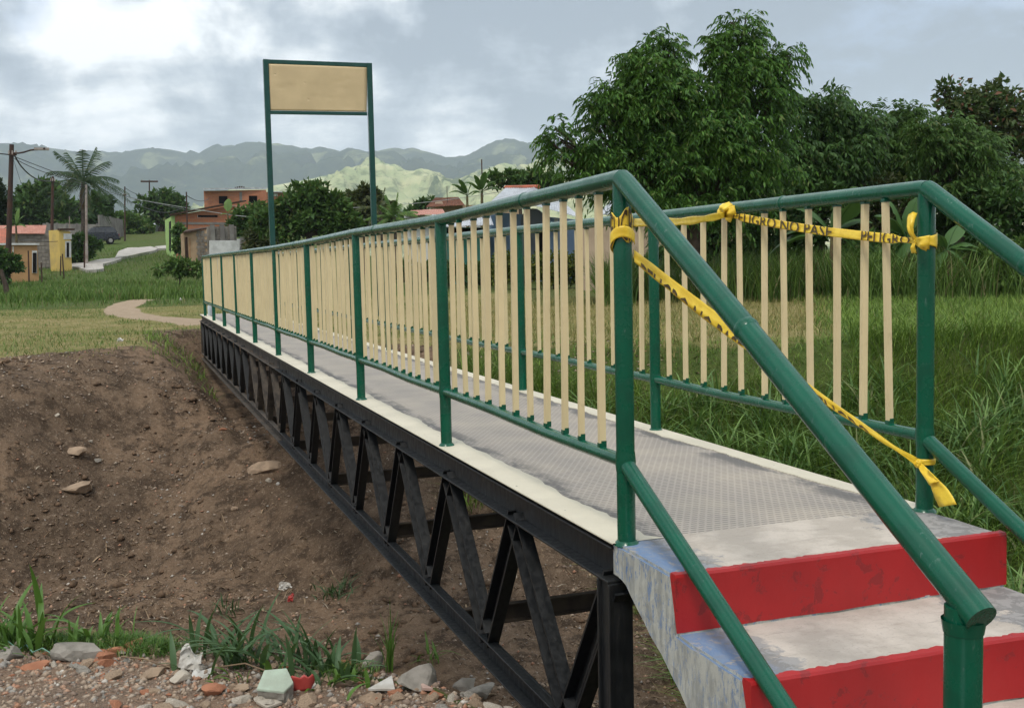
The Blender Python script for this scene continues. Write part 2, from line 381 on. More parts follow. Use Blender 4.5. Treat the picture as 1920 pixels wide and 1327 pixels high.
def stepmat():
    m, g, b, o = new_mat('step_concrete'); pos = g.n('ShaderNodeNewGeometry').outputs['Position']
    nrm = g.n('ShaderNodeNewGeometry').outputs['Normal']
    x, y, z = g.xyz(pos)[:3]; nx, ny, nz = g.xyz(nrm)[:3]
    n = g.noise(pos, 4, 7, .65); n2 = g.noise(pos, 18, 6, .7, .4); n3 = g.noise(g.vm('MULTIPLY', pos, (1, 1, .3)), 28, 5, .65)
    top = g.mix(g.mr(n, .40, .60), (.50, .445, .385), (.39, .345, .295)); top = g.mix(g.mr(g.noise(g.vm('MULTIPLY', pos, (1, 5, 1)), 6, 7, .75), .55, .66, 0., .5), top, (.27, .235, .20))
    top = g.mix(g.mr(g.noise(pos, 120, 3, .6), .58, .7, 0., .35), top, (.22, .20, .18))
    grey = g.mix(g.mr(n2, .46, .54), (.27, .265, .26), (.17, .17, .17))
    xe = g.math('ADD', x, g.math('MULTIPLY', g.math('SUBTRACT', n2, .5), .30))
    xe2 = g.math('ADD', x, g.math('MULTIPLY', g.math('SUBTRACT', g.noise(pos, 7, 8, .8), .5), .6))
    lf = g.mr(xe, .165, .135); rf = g.mr(xe2, .84, .87)
    bl = g.math('MULTIPLY', g.mr(xe, .13, .0, .0, 1.), g.mr(n2, .36, .50))
    blue = g.mix(g.mr(n2, .4, .6), (.085, .17, .33), (.17, .24, .36))
    t = g.mix(g.math('MULTIPLY', g.math('MAXIMUM', lf, rf), .85), top, grey); t = g.mix(g.math('MULTIPLY', bl, .9), t, blue)
    side = g.mix(g.mr(n3, .4, .62), (.42, .42, .37), (.28, .285, .26))
    streak = g.math('MULTIPLY', g.mr(g.noise(g.vm('MULTIPLY', pos, (1, 1, .35)), 75, 6, .75), .535, .585), g.mr(g.math('ADD', z, g.math('MULTIPLY', n, .35)), -.30, .12))
    side = g.mix(g.math('MULTIPLY', streak, .85), side, blue)
    col = g.mix(g.mr(nz, .5, .8), side, t)
    g.set(b.inputs['Base Color'], col); b.inputs['Roughness'].default_value = .85; b.inputs['Specular IOR Level'].default_value = .2
    bump(g, b, g.math('ADD', n2, g.math('MULTIPLY', n3, .6)), .45, .006); return m
STEP = stepmat()
TAPE = simple('yellow_tape', (.84, .60, .05), (.72, .48, .03), 20, .35, .5, .5, .004, 35)
TAPEINK = simple('black_tape_ink', (.045, .028, .008), (.10, .06, .012), 60, .45, .4, 0)
BOARD = None
def boardmat():
    m, g, b, o = new_mat('tan_board'); tc = g.n('ShaderNodeTexCoord').outputs['Object']
    n = g.noise(tc, 1.6, 5, .6); col = g.mix(g.mr(n, .35, .65), (.56, .44, .25), (.50, .39, .22))
    g.set(b.inputs['Base Color'], col); b.inputs['Roughness'].default_value = .6
    v = g.n('ShaderNodeTexVoronoi', i_Scale=3.2); g.set(v.inputs['Vector'], tc)
    bump(g, b, g.math('ADD', g.mr(v.outputs['Distance'], .0, .12), g.math('MULTIPLY', n, .6)), .5, .012); return m
BOARD = boardmat()

def groundmat():
    m, g, b, o = new_mat('ground_soil_and_turf'); pos = g.n('ShaderNodeNewGeometry').outputs['Position']
    at = g.n('ShaderNodeAttribute', attribute_name='zone'); cs = g.nt.nodes.new('ShaderNodeSeparateColor'); g.nt.links.new(at.outputs['Color'], cs.inputs[0])
    soil, dry, path, rub = cs.outputs[0], cs.outputs[1], cs.outputs[2], at.outputs['Alpha']
    n1 = g.noise(pos, .7, 6, .6); n2 = g.noise(pos, 4, 7, .68); n3 = g.noise(pos, 22, 6, .7, .4); n4 = g.noise(pos, 75, 5, .7); nf = g.noise(g.vm('MULTIPLY', pos, (1, 1, 1)), .12, 5, .6)
    turf = g.mix(g.mr(n2, .35, .65), (.050, .085, .018), (.090, .125, .030)); turf = g.mix(g.mr(nf, .4, .65), turf, (.085, .10, .032)); turf = g.mix(g.mr(n3, .5, .7, 0., .5), turf, (.10, .085, .04))
    dryc = g.mix(g.mr(n2, .36, .62), (.34, .265, .13), (.20, .19, .07)); dryc = g.mix(g.mr(n1, .42, .62, 0., .75), dryc, (.16, .17, .05)); dryc = g.mix(g.mr(n3, .55, .75, 0., .55), dryc, (.13, .095, .055))
    soilc = g.mix(g.mr(n1, .38, .62), (.235, .158, .102), (.145, .100, .066)); soilc = g.mix(g.mr(g.noise(pos, .35, 5, .65), .52, .62, 0., .45), soilc, (.105, .073, .050)); soilc = g.mix(g.mr(n2, .44, .62), soilc, (.075, .051, .034)); soilc = g.mix(g.mr(n3, .54, .74, 0., .75), soilc, (.27, .20, .14)); soilc = g.mix(g.mr(n4, .60, .70, 0., .6), soilc, (.34, .28, .21)); soilc = g.mix(g.mr(n4, .42, .34, 0., .6), soilc, (.055, .038, .026))
    pathc = g.mix(g.mr(n2, .3, .7), (.42, .32, .225), (.33, .25, .17)); pathc = g.mix(g.mr(n3, .55, .75, 0., .4), pathc, (.17, .15, .075))
    rubc = g.mix(g.mr(n2, .38, .62), (.28, .19, .13), (.20, .145, .105)); rubc = g.mix(g.mr(n4, .52, .64), rubc, (.35, .25, .18)); rubc = g.mix(g.mr(n3, .58, .7, 0., .6), rubc, (.33, .15, .085)); rubc = g.mix(g.mr(n4, .42, .32, 0., .7), rubc, (.06, .045, .035))
    def edge(f): return g.mr(g.math('ADD', f, g.math('MULTIPLY', g.math('SUBTRACT', n3, .5), .7)), .35, .65)
    mott = g.math('ADD', g.math('MULTIPLY', n3, .6), g.math('MULTIPLY', n4, .5)); soilc = g.mix(g.mr(mott, .53, .40, 0., .85), soilc, (.060, .042, .029)); soilc = g.mix(g.mr(mott, .58, .70, 0., .8), soilc, (.33, .25, .18))
    col = g.mix(edge(dry), turf, dryc); col = g.mix(edge(path), col, pathc); col = g.mix(edge(soil), col, soilc); col = g.mix(edge(rub), col, rubc)
    g.set(b.inputs['Base Color'], col); b.inputs['Roughness'].default_value = .95; b.inputs['Specular IOR Level'].default_value = .1
    bump(g, b, g.math('ADD', g.math('MULTIPLY', n3, 1.6), g.math('ADD', g.math('MULTIPLY', n4, .7), n2)), .9, .03); return m
GROUND = groundmat()

# ------------------------------------------------------------------ the ground, one polar sheet
PATHPX = [(392, 606, .7), (360, 602, .62), (320, 599, .52), (275, 596, .5), (236, 588, .5), (222, 578, .45), (244, 568, .45), (280, 559, .42), (308, 551, .42), (328, 544, .45), (330, 539.5, .45), (308, 537, .4), (288, 536, .35)]
def build_ground():
    a1 = np.linspace(-.60, .60, 620); a2 = np.linspace(.60, 2*PI-.60, 74)[1:-1]
    ang = np.concatenate([a1, a2]); na = len(ang)
    rr = np.concatenate([np.geomspace(.5, 3, 30)[:-1], np.geomspace(3, 45, 330), np.geomspace(45, 6250, 80)[1:]]); nr = len(rr)
    A, Rr = np.meshgrid(ang, rr); u = Rr*np.sin(A); v = Rr*np.cos(A)
    z = h_np(u, v); z = np.where(Rr > 1400, np.minimum(z, 20), z)
    x, y = uv2w(u, v)
    V = np.stack([x, y, z], -1).reshape(-1, 3)
    V = np.vstack([V, [[CAMP.x, CAMP.y, ZN]]]); cidx = len(V)-1
    i = np.arange(nr-1)[:, None]; j = np.arange(na)[None, :]; j2 = (j+1) % na
    F = np.stack(np.broadcast_arrays(i*na+j, (i+1)*na+j, (i+1)*na+j2, i*na+j2), -1).reshape(-1, 4)
    me = np_mesh('ground', V, F[:, ::-1], smooth=True)
    # zones
    rim = np.interp(u, RIM_U, RIM_V)+.18*fbm(u*1.3, v*0+3, 3); cr = np.interp(u, CR_U, CR_V)+.5*fbm(u*.35, u*0+1, 5)
    jit = .8*fbm(u*.7, v*.7, 31)
    top = np.interp(u, [-8, -6, -4, -2, 2, 20], [.3, .9, .8, .3, -.4, -.6])       # bare earth spills over the left crest
    soil = sst(-.1, .15, v-rim)*(1-sst(top-.5, top+.6, v-cr+jit))
    bx = CAMP.x+RT.x*u+FW.x*v; by = CAMP.y+RT.y*u+FW.y*v
    soil = soil*(1-sst(1.2, 2.0, u+jit)*sst(4.5, 6, v))*(1-sst(-1.5, -.2, u)*sst(12.2, 13.2, v+jit))
    soil = np.maximum(soil, (1-sst(1.1, 1.9, np.abs(bx-.55)+.5*jit))*(by < 19.6)*(by > 8))
    dry = sst(-.6, .4, v-cr)*(1-sst(31, 38, v+4*fbm(u*.1, v*.1, 33)))
    right = u/np.maximum(v, 1)
    dry = dry*(1-sst(.24, .32, right+.05*jit))
    dry = np.where(right > .02, dry*(1-sst(26.5, 28.5, v+jit)), dry)
    rub = 1-sst(-.15, .1, v-rim)
    px = np.zeros_like(u)
    pts = []
    for (a, b_, w) in PATHPX:
        pts.append((*ground_at(a, b_, 12), w))
    for (u0, v0, w0), (u1, v1, w1) in zip(pts[:-1], pts[1:]):
        du, dv = u1-u0, v1-v0; L2 = du*du+dv*dv+1e-9; t = np.clip(((u-u0)*du+(v-v0)*dv)/L2, 0, 1)
        dd = np.hypot(u-u0-t*du, (v-v0-t*dv)); w = (w0+(w1-w0)*t)*np.interp(v, [18, 30, 60, 80], [.9, 1, 1.3, 1.3])
        px = np.maximum(px, 1-sst(.7, 1.25, (dd+.25*jit)/w))
    # worn earth near the bridge's far end and a trampled patch up the village lane
    zone = np.stack([soil, dry, px*(v > 12), rub], -1).reshape(-1, 4); zone = np.vstack([zone, [[0, 0, 0, 1]]]).astype(np.float32)
    at = me.attributes.new('zone', 'FLOAT_COLOR', 'POINT'); at.data.foreach_set('color', zone.ravel())
    o = link_mesh('ground', me, GROUND); tag(o, kind='structure')
    # small cap below the camera
    return o
build_ground()

# ------------------------------------------------------------------ mountains
def hillmat(name, forest, forest2, grass, grass2, thr):
    m, g, b, o = new_mat(name); pos = g.n('ShaderNodeNewGeometry').outputs['Position']
    p = g.vm('MULTIPLY', pos, (.001, .001, .0022))
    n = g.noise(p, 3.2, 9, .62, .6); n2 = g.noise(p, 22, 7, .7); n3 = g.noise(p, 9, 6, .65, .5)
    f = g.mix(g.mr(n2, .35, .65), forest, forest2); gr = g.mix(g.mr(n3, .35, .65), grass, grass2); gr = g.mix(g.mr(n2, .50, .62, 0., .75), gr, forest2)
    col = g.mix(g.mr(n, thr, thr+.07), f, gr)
    g.set(b.inputs['Base Color'], col); b.inputs['Roughness'].default_value = 1; b.inputs['Specular IOR Level'].default_value = 0
    return m
def hill(name, prof, vr, v0, v1, seed, mat_, amp, base_y=470):
    """ridge line as (px, py) pairs standing vr metres away, flanks down to v0 in front and v1 behind"""
    xs = [p[0] for p in prof]; ys = [p[1] for p in prof]
    N = 420; X = np.linspace(xs[0], xs[-1], N); Y = np.interp(X, xs, ys)
    rows = np.concatenate([np.linspace(0, 1, 80), np.linspace(1, 2, 22)[1:]]); V = []
    for r in rows:
        v = v0+(vr-v0)*r if r <= 1 else vr+(v1-vr)*(r-1)
        u = (X-CPX)/FPX*v
        d = np.array([(raydir(a, b_).z/raydir(a, b_).dot(FW)) for a, b_ in zip(X, Y)])
        zr = CAMP.z+d*vr
        zr = zr+amp*.18*fbm(u/vr*26, u*0+.3, seed, 5, .55)
        s = r if r <= 1 else (2-r)
        prf = s**1.25
        rg = 1-np.abs(fbm(u/vr*11+.6*fbm(u/vr*5, v/vr*9, seed+4), v/vr*7, seed+1, 6, .52))*2.4
        z = zr*prf+amp*(rg-.45)*np.sin(PI*np.clip(s, 0, 1))**.8*(1 if r <= 1 else .5)
        if r <= 1: z = np.minimum(z, (CAMP.z+d*v*.999) if r > .93 else z)
        x, y = uv2w(u, np.full_like(u, v)); V.append(np.stack([x, y, z-8*(1-s)], -1))
    V = np.array(V); nr, nc = V.shape[:2]
    i = np.arange(nr-1)[:, None]; j = np.arange(nc-1)[None, :]
    F = np.stack(np.broadcast_arrays(i*nc+j, i*nc+j+1, (i+1)*nc+j+1, (i+1)*nc+j), -1).reshape(-1, 4)
    o = link_mesh(name, np_mesh(name, V.reshape(-1, 3), F, True), mat_); tag(o, kind='structure'); return o
HF = hillmat('far_mountain_cover', (.035, .055, .045), (.055, .075, .05), (.15, .17, .09), (.17, .19, .11), .55)
HN = hillmat('near_hill_sunlit_cover', (.06, .09, .04), (.10, .13, .055), (.46, .45, .25), (.30, .35, .17), .41)  # dry grass among forest, its colour paled to paint in sunlight on the hills
hill('mountains', [(-900, 300), (-600, 270), (-300, 285), (0, 268), (60, 268), (100, 275), (160, 284), (240, 281), (290, 275), (340, 281), (388, 292), (430, 280), (500, 273), (560, 279), (640, 277),
     (695, 288), (740, 278), (790, 272), (840, 283), (885, 285), (950, 263), (1010, 269), (1060, 268), (1200, 285), (1500, 262), (1900, 280), (2400, 260), (2700, 300)], 4700, 2500, 5500, 41, HF, 230)
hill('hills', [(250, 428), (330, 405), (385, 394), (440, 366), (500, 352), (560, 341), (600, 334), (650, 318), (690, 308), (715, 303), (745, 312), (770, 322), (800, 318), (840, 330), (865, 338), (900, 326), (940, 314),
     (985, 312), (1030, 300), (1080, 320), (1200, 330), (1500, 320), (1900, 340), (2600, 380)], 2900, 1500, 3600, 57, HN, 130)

# ------------------------------------------------------------------ the footbridge
SB = 1.96                                    # post spacing
BL = 18.55                                   # deck length
WD = 1.104                                   # width between railings
def build_bridge():
    br = empty('footbridge', (0, 0, 0), 'narrow steel footbridge with green and cream railings and a black truss below', 'bridge')
    MB().box((WD/2, BL/2+.0, -.006), (WD+.03, BL, .012)).obj('deck_plate', DECK, br)
    # painted side strips with a wavering inner edge
    for side in (0, 1):
        n = 340; V = []; F = []
        for i in range(n+1):
            y = BL*i/n*1.0
            w = float(fbm(np.array([y*3.1]), np.array([side*9.]), 61)[0]*.022+fbm(np.array([y*19.]), np.array([side*5.]), 62)[0]*.014)
            if side == 0: x0, x1 = -.048, .095+w
            else: x0, x1 = WD-.055+w, WD+.045
            if i == 0 and side == 0: x1 = .13
            V += [(x0, y-.02, .0), (x0, y-.02, .0035), (x1, y-.02, .0035), (x1, y-.02, .0)]
        for i in range(n):
            a = 4*i; F += [(a+1, a+5, a+6, a+2), (a, a+4, a+5, a+1), (a+2, a+6, a+7, a+3)]
        MB().add(V, F).obj('painted_edge_strip', STRIP, br)
    YB = 7.75
    for x, s in ((0, -1), (WD, 1)):
        for y0, y1, mt, lb in ((.0, YB, BLACK, None), (YB, BL, WEATH, 'weathered unpainted far stretch of the chord')):
            def chan(zt, zb, y0, y1):
                m = MB(); xo = x+s*.046; xi = x+s*.008
                m.box(((xi+x-s*.002)/2, (y0+y1)/2, (zt+zb)/2), (abs(xi-x+s*.002), y1-y0, zt-zb))
                m.box(((xo+xi)/2, (y0+y1)/2, zt-.004), (abs(xo-xi), y1-y0, .008))
                m.box(((xo+xi)/2+s*.006, (y0+y1)/2, zb+.004), (abs(xo-xi)+.012, y1-y0, .008))
                return m
            chan(-.0135, -.128, y0, y1).obj('top_chord', mt, br, label=lb, bevel=.002)
            chan(-.735, -.835, y0 if y0 > 0 else .0, y1).obj('bottom_chord', mt, br, label=lb, bevel=.002)
        # Warren diagonals
        ya = .875-.9155; nodes = []
        k = 0; yt = ya+.03
        pts = []
        while yt < BL-.05:
            pts.append((yt, -.129)); pts.append((yt+.4577, -.734)); yt += .9155
        for (ya_, za), (yb_, zb) in zip(pts[:-1], pts[1:]):
            if yb_ > BL-.03: break
            mt = WEATH if 7.6 < ya_ < 10.4 else BLACK
            jx = random.uniform(-.004, .004)
            d = .028 if za > zb else -.028
            a = Vector((x+s*.006+jx, ya_+d, za)); b = Vector((x+s*.006+jx, yb_-d, zb))
            m = MB(); m.bar(a-Vector((s*.01, 0, 0)), b-Vector((s*.01, 0, 0)), .012, .106, (0, 1, 0))
            ax = (b-a).normalized(); sd = ax.cross(Vector((1, 0, 0))).normalized()
            for q in (-.049, .049): m.bar(a+sd*q+Vector((s*.010, 0, 0)), b+sd*q+Vector((s*.010, 0, 0)), .052, .009, (0, 1, 0))
            m.bar(a+sd*.004+Vector((s*.008, 0, 0)), b+sd*.004+Vector((s*.008, 0, 0)), .010, .012, (0, 1, 0))
            m.obj('diagonal', mt, br)
        MB().box((x+s*.012, .036, -.558), (.07, .092, .86)).box((x+s*.052, -.005, -.56), (.014, .012, .86)).box((x+s*.052, .077, -.56), (.014, .012, .86)).obj('end_post', BLACK, br, bevel=.002)
        MB().box((x+s*.012, BL-.05, -.43), (.06, .06, .60)).obj('end_post', WEATH, br)
    y = 1.80
    while y < BL-.3:
        m = MB(); m.box((WD/2, y, -.79), (WD-.02, .008, .088)); m.box((WD/2, y-.018, -.748), (WD-.02, .036, .007)); m.box((WD/2, y-.018, -.831), (WD-.02, .036, .007))
        m.obj('cross_beam', RUSTBEAM, br)
        MB().box((WD/2, y+.3, -.047), (WD-.02, .05, .065)).obj('deck_joist', BLACK if y < YB else WEATH, br)
        y += 1.79
    # ------------- railings
    topz = [1.118, 1.078, 1.080, 1.062, 1.055, 1.060, 1.064, 1.070, 1.075, 1.076]      # centre of the top pipe at each post
    topzR = [1.088, 1.083, 1.084, 1.084, 1.084, 1.084, 1.084, 1.080, 1.078, 1.076]
    basez = [0, .006, .006, .004, 0, 0, -.002, -.01, -.018, -.024]
    bal = None
    rr = .028
    for side, x, tz in ((0, 0., topz), (1, WD, topzR)):
        off = -.02 if side == 0 else -.05
        ys = [off] + [off+1.985+SB*k*1.005 for k in range(9)]
        ra = empty('railing', (x, 0, 0), parent=br)
        ra['label'] = 'left railing with cream balusters, nearer the camera' if side == 0 else 'right railing with cream balusters, on the far side of the deck'
        lows = [.255, .262, .262, .258, .255, .255, .252, .25, .25, .25]
        def rail_pts(zs, y0=0, more=()):
            return [Vector((x, ys[i], zs[i])) for i in range(10)]
        # top pipe: deck part and sloping stair part share a rounded knee
        hp = rail_pts(tz)
        end = Vector((x, -1.50, .213))
        k0 = hp[0]; d1 = (hp[1]-k0).normalized(); d2 = (end-k0).normalized()
        knee = [k0+d1*.05, k0+d1*.028+Vector((0, 0, .0)), k0+Vector((0, 0, -.003)), k0+d2*.028, k0+d2*.05]
        MB().tube(list(reversed(hp[1:]))+knee[:3], rr, 16).obj('top_rail', GREEN, ra)
        MB().tube(knee[2:]+[k0.lerp(end, .5)+Vector((.0, 0, .004)), end], rr+.003, 16).obj('stair_handrail', GREEN, ra)
        lo = rail_pts(lows); lo2 = []
        for i in range(9):
            lo2 += [lo[i]]+[lo[i].lerp(lo[i+1], t)+Vector((random.uniform(-.004, .004), 0, random.uniform(-.006, .006))) for t in (.33, .66)]
        lo2.append(lo[9])
        MB().tube(lo2, .021, 12).obj('bottom_rail', GREEN, ra)
        dz = (end.z-k0.z)/(end.y-k0.y)
        e2 = Vector((x, -1.42, .245-dz*1.40*.84))
        MB().tube([Vector((x, ys[0]-.01, .245)), e2], .025, 14).obj('stair_low_rail', GREEN, ra)
        for fr_ in ((.47,) if side == 0 else (.3,)):
            c0 = k0.lerp(end, fr_)+Vector((0, 0, .004)); MB().tube([c0-d2*.012, c0-d2*.004, c0+d2*.004, c0+d2*.012], [rr+.003, rr+.0055, rr+.0055, rr+.003], 16, False).obj('weld_joint', GREEN, ra)
        for q_, fr_ in ((0, .42), (1, .7), (3, .3)):
            c0 = hp[q_].lerp(hp[q_+1], fr_); dq = (hp[q_+1]-hp[q_]).normalized(); MB().tube([c0-dq*.010, c0-dq*.003, c0+dq*.003, c0+dq*.010], [rr, rr+.0028, rr+.0028, rr], 16, False).obj('weld_joint', GREEN, ra)
        # posts
        for i, y in enumerate(ys):
            r = .029 if i == 0 else .027
            zb = basez[i] if side == 0 else 0
            top = Vector((x, y+(.004 if i else .0), tz[i]-.01)); bot = Vector((x+(.0 if side else .0), y, zb-.004))
            if side == 0 and i == 0: top.x -= .0; top.y += .0
            m = MB(); m.tube([bot, bot.lerp(top, .5), top], r, 14)
            m.tube([bot+Vector((0, 0, -.0)), bot+Vector((0, 0, .006)), bot+Vector((0, 0, .014))], [r+.012, r+.009, r+.001], 14)     # weld bead
            m.tube([Vector((x, y, lows[i]-.0295)), Vector((x, y, lows[i])), Vector((x, y, lows[i]+.0295))], [r+.001, r+.0035, r+.001], 14, False)
            m.obj('post', GREEN, ra)
        pb = .018 if False else 0
        sp = MB(); sp.tube([Vector((x, -1.455, -.52)), Vector((x, -1.455, -.1)), Vector((x, -1.455, .225))], .0345, 18)
        sp.tube([Vector((x, -1.455, .175)), Vector((x, -1.455, .2))], [.036, .040], 18, False)
        sp.obj('stair_post', GREEN, ra)
        # balusters
        if bal is None:
            m = MB(); m.box((0, 0, .405), (.020, .018, .80)); m.m = 1
            V = []; 
            m.box((0, 0, .006), (.0225, .0205, .014)); m.box((.003, 0, .016), (.0165, .0195, .008)); m.box((0, 0, .803), (.0235, .0215, .012))
            bal = m.mesh('baluster'); bal.materials.append(CREAM); bal.materials.append(GREEN)
        for i in range(9):
            n = 11
            for k in range(n):
                t = (k+1)/(n+1)+random.uniform(-.008, .008); y = ys[i]+(ys[i+1]-ys[i])*t
                z0 = lows[i]+(lows[i+1]-lows[i])*t+.018; z1 = tz[i]+(tz[i+1]-tz[i])*t-.022
                o = bpy.data.objects.new('baluster', bal); COL.objects.link(o); o.parent = ra
                o.location = (random.uniform(-.003, .003), y, z0); o.scale = (random.uniform(.94, 1.1), random.uniform(.9, 1.12), (z1-z0)/.809)
                o.rotation_euler = (random.gauss(0, .010), random.gauss(0, .006), random.uniform(-.10, .10))
    return br
build_bridge()

# ------------------------------------------------------------------ concrete steps
def build_steps():
    st = empty('concrete_steps', (.55, -.8, -.67), 'concrete stair block at the near bridge end with red risers and chipped blue paint', 'steps')
    X0, X1 = -.035, 1.112
    ed = [(.012, 0.), (-.40, 0.), (-.40, -.165), (-.78, -.165), (-.78, -.33), (-1.14, -.33), (-1.14, -.50), (-1.50, -.50), (-1.50, -.72), (-1.12, -.72), (-.70, -.505), (-.452, -.353), (-.163, -.176), (-.055, -.118), (.012, -.105)]
    def rough(bm, amp, seed):
        for v in bm.verts:
            c = v.co; n = fbm(np.array([c.x*7+c.z*5]), np.array([c.y*7+c.z*3]), seed)[0]; n2 = fbm(np.array([c.x*31]), np.array([c.y*31+c.z*29]), seed+1)[0]
            c.z += (n*.7+n2*.3)*amp; c.y += (n2*.6-n*.4)*amp; c.x += n2*amp*.5
    m = MB(); V = [Vector((0, y, z)) for y, z in ed]; m.prism(V, (X0, 0, 0), (X1, 0, 0)); me = m.mesh('stair_block')
    bm = bmesh.new(); bm.from_mesh(me)
    bmesh.ops.triangulate(bm, faces=[f for f in bm.faces if len(f.verts) > 4])
    bmesh.ops.bevel(bm, geom=[e for e in bm.edges if e.calc_face_angle(0) > .5], offset=.008, segments=2, affect='EDGES')
    for _ in range(5):
        long = [e for e in bm.edges if e.calc_length() > .05]
        if not long: break
        bmesh.ops.subdivide_edges(bm, edges=long, cuts=1, use_grid_fill=True)
    bmesh.ops.triangulate(bm, faces=bm.faces[:])
    rough(bm, .005, 71)
    for v in bm.verts:       # the underside is rough, board-marked concrete
        if v.co.z < -.1 and v.co.z < -.10+.6*(v.co.y+.05)+.02: v.co.z += float(fbm(np.array([v.co.y*14]), np.array([v.co.x*14]), 77)[0])*.02
    bm.to_mesh(me); bm.free(); me.polygons.foreach_set('use_smooth', [False]*len(me.polygons))
    link_mesh('stair_block', me, STEP, st)
    # red painted risers with a sloppy brush edge
    for k, (y, zt, zb) in enumerate(((-.40, 0, -.165), (-.78, -.165, -.33), (-1.14, -.33, -.50), (-1.50, -.50, -.67))):
        n = 150; V = []; F = []
        for i in range(n+1):
            t = i/n; x = X0-.002+(X1-X0+.004)*t
            w = fbm(np.array([x*6.]), np.array([k*3.]), 81)[0]*.012; w2 = abs(fbm(np.array([x*30.]), np.array([k*7.]), 83)[0])*.020
            yf = y-.0095+w*.5; lap = .012+w2+.008*max(0, fbm(np.array([x*5.]), np.array([k*1.]), 85)[0])
            V += [(x, yf-.001, zb+.0065+w*.3), (x, yf, (zt+zb)/2), (x, yf+.001, zt-.002), (x, yf+.005, zt+.0055), (x, y+lap, zt+.0062), (x, y+lap+.004, zt-.004)]
        for i in range(n):
            for q in range(5): a = 6*i+q; F.append((a, a+6, a+7, a+1))
        e = 6*n; F += [(0, 1, 2, 3, 4, 5), (e+5, e+4, e+3, e+2, e+1, e)]
        MB().add(V, F, False).obj('painted_riser', RED, st, label='red painted riser of the %s step' % ('top', 'second', 'third', 'lowest')[k])
    return st
build_steps()

# ------------------------------------------------------------------ caution tape
def ribbon(pts, wv, name, parent, text=None, tstart=0., tsize=.8, crease=.004, flip=False, thick=.0012):
    """pts centre line, wv list of half-width vectors at each point"""
    n = len(pts); K = 7; V = []; F = []
    fr = []
    for i, (p, w) in enumerate(zip(pts, wv)):
        t = (pts[min(i+1, n-1)]-pts[max(i-1, 0)]).normalized(); nn = t.cross(w).normalized()
        if flip: nn = -nn
        fr.append((p, w, nn))
        for k in range(K):
            s = -1+2*k/(K-1); wob = float(fbm(np.array([i*.30+k*.05]), np.array([k*.9+len(name)]), 91)[0])
            V.append(p+w*s+nn*crease*wob*(1-.3*abs(s)))
    for i in range(n-1):
        for k in range(K-1):
            a = i*K+k; F.append((a, a+1, a+K+1, a+K))
    o = MB().add(V, F, True).obj(name, TAPE, parent)
    sm = o.modifiers.new('thickness', 'SOLIDIFY'); sm.thickness = thick; sm.offset = 0
    return fr
def letters(fr, text, s0, s1, parent, size=.9, side=1, yo=0.):
    """flat print mapped on the ribbon between arc fractions s0..s1"""
    cu = bpy.data.curves.new('t', 'FONT'); cu.body = text; cu.size = 1; cu.offset = .012; cu.resolution_u = 2
    to = bpy.data.objects.new('t', cu); COL.objects.link(to)
    dg = bpy.context.evaluated_depsgraph_get(); me0 = bpy.data.meshes.new_from_object(to.evaluated_get(dg)); bpy.data.objects.remove(to)
    bm = bmesh.new(); bm.from_mesh(me0); bmesh.ops.triangulate(bm, faces=bm.faces[:])
    for _ in range(3):
        lg = [e for e in bm.edges if e.calc_length() > .22]
        if lg: bmesh.ops.subdivide_edges(bm, edges=lg, cuts=1); bmesh.ops.triangulate(bm, faces=bm.faces[:])
    xs = [v.co.x for v in bm.verts]; x0, x1 = min(xs), max(xs); n = len(fr)
    for v in bm.verts:
        t = (v.co.x-x0)/(x1-x0); t = s0+(s1-s0)*t; f = t*(n-1); i = min(int(f), n-2); a = f-i
        p = fr[i][0].lerp(fr[i+1][0], a); w = fr[i][1].lerp(fr[i+1][1], a); nn = fr[i][2].lerp(fr[i+1][2], a)
        v.co = p+w*max(-.97, min(.97, (v.co.y-.35)/.35*size+yo))+nn*.0045*side
    me = bpy.data.meshes.new('lettering'); bm.to_mesh(me); bm.free()
    return link_mesh('lettering', me, TAPEINK, parent)
def path3(a, b, n, sag=0.):
    return [Vector(a).lerp(Vector(b), i/(n-1))+Vector((0, 0, -sag*4*(i/(n-1))*(1-i/(n-1)))) for i in range(n)]
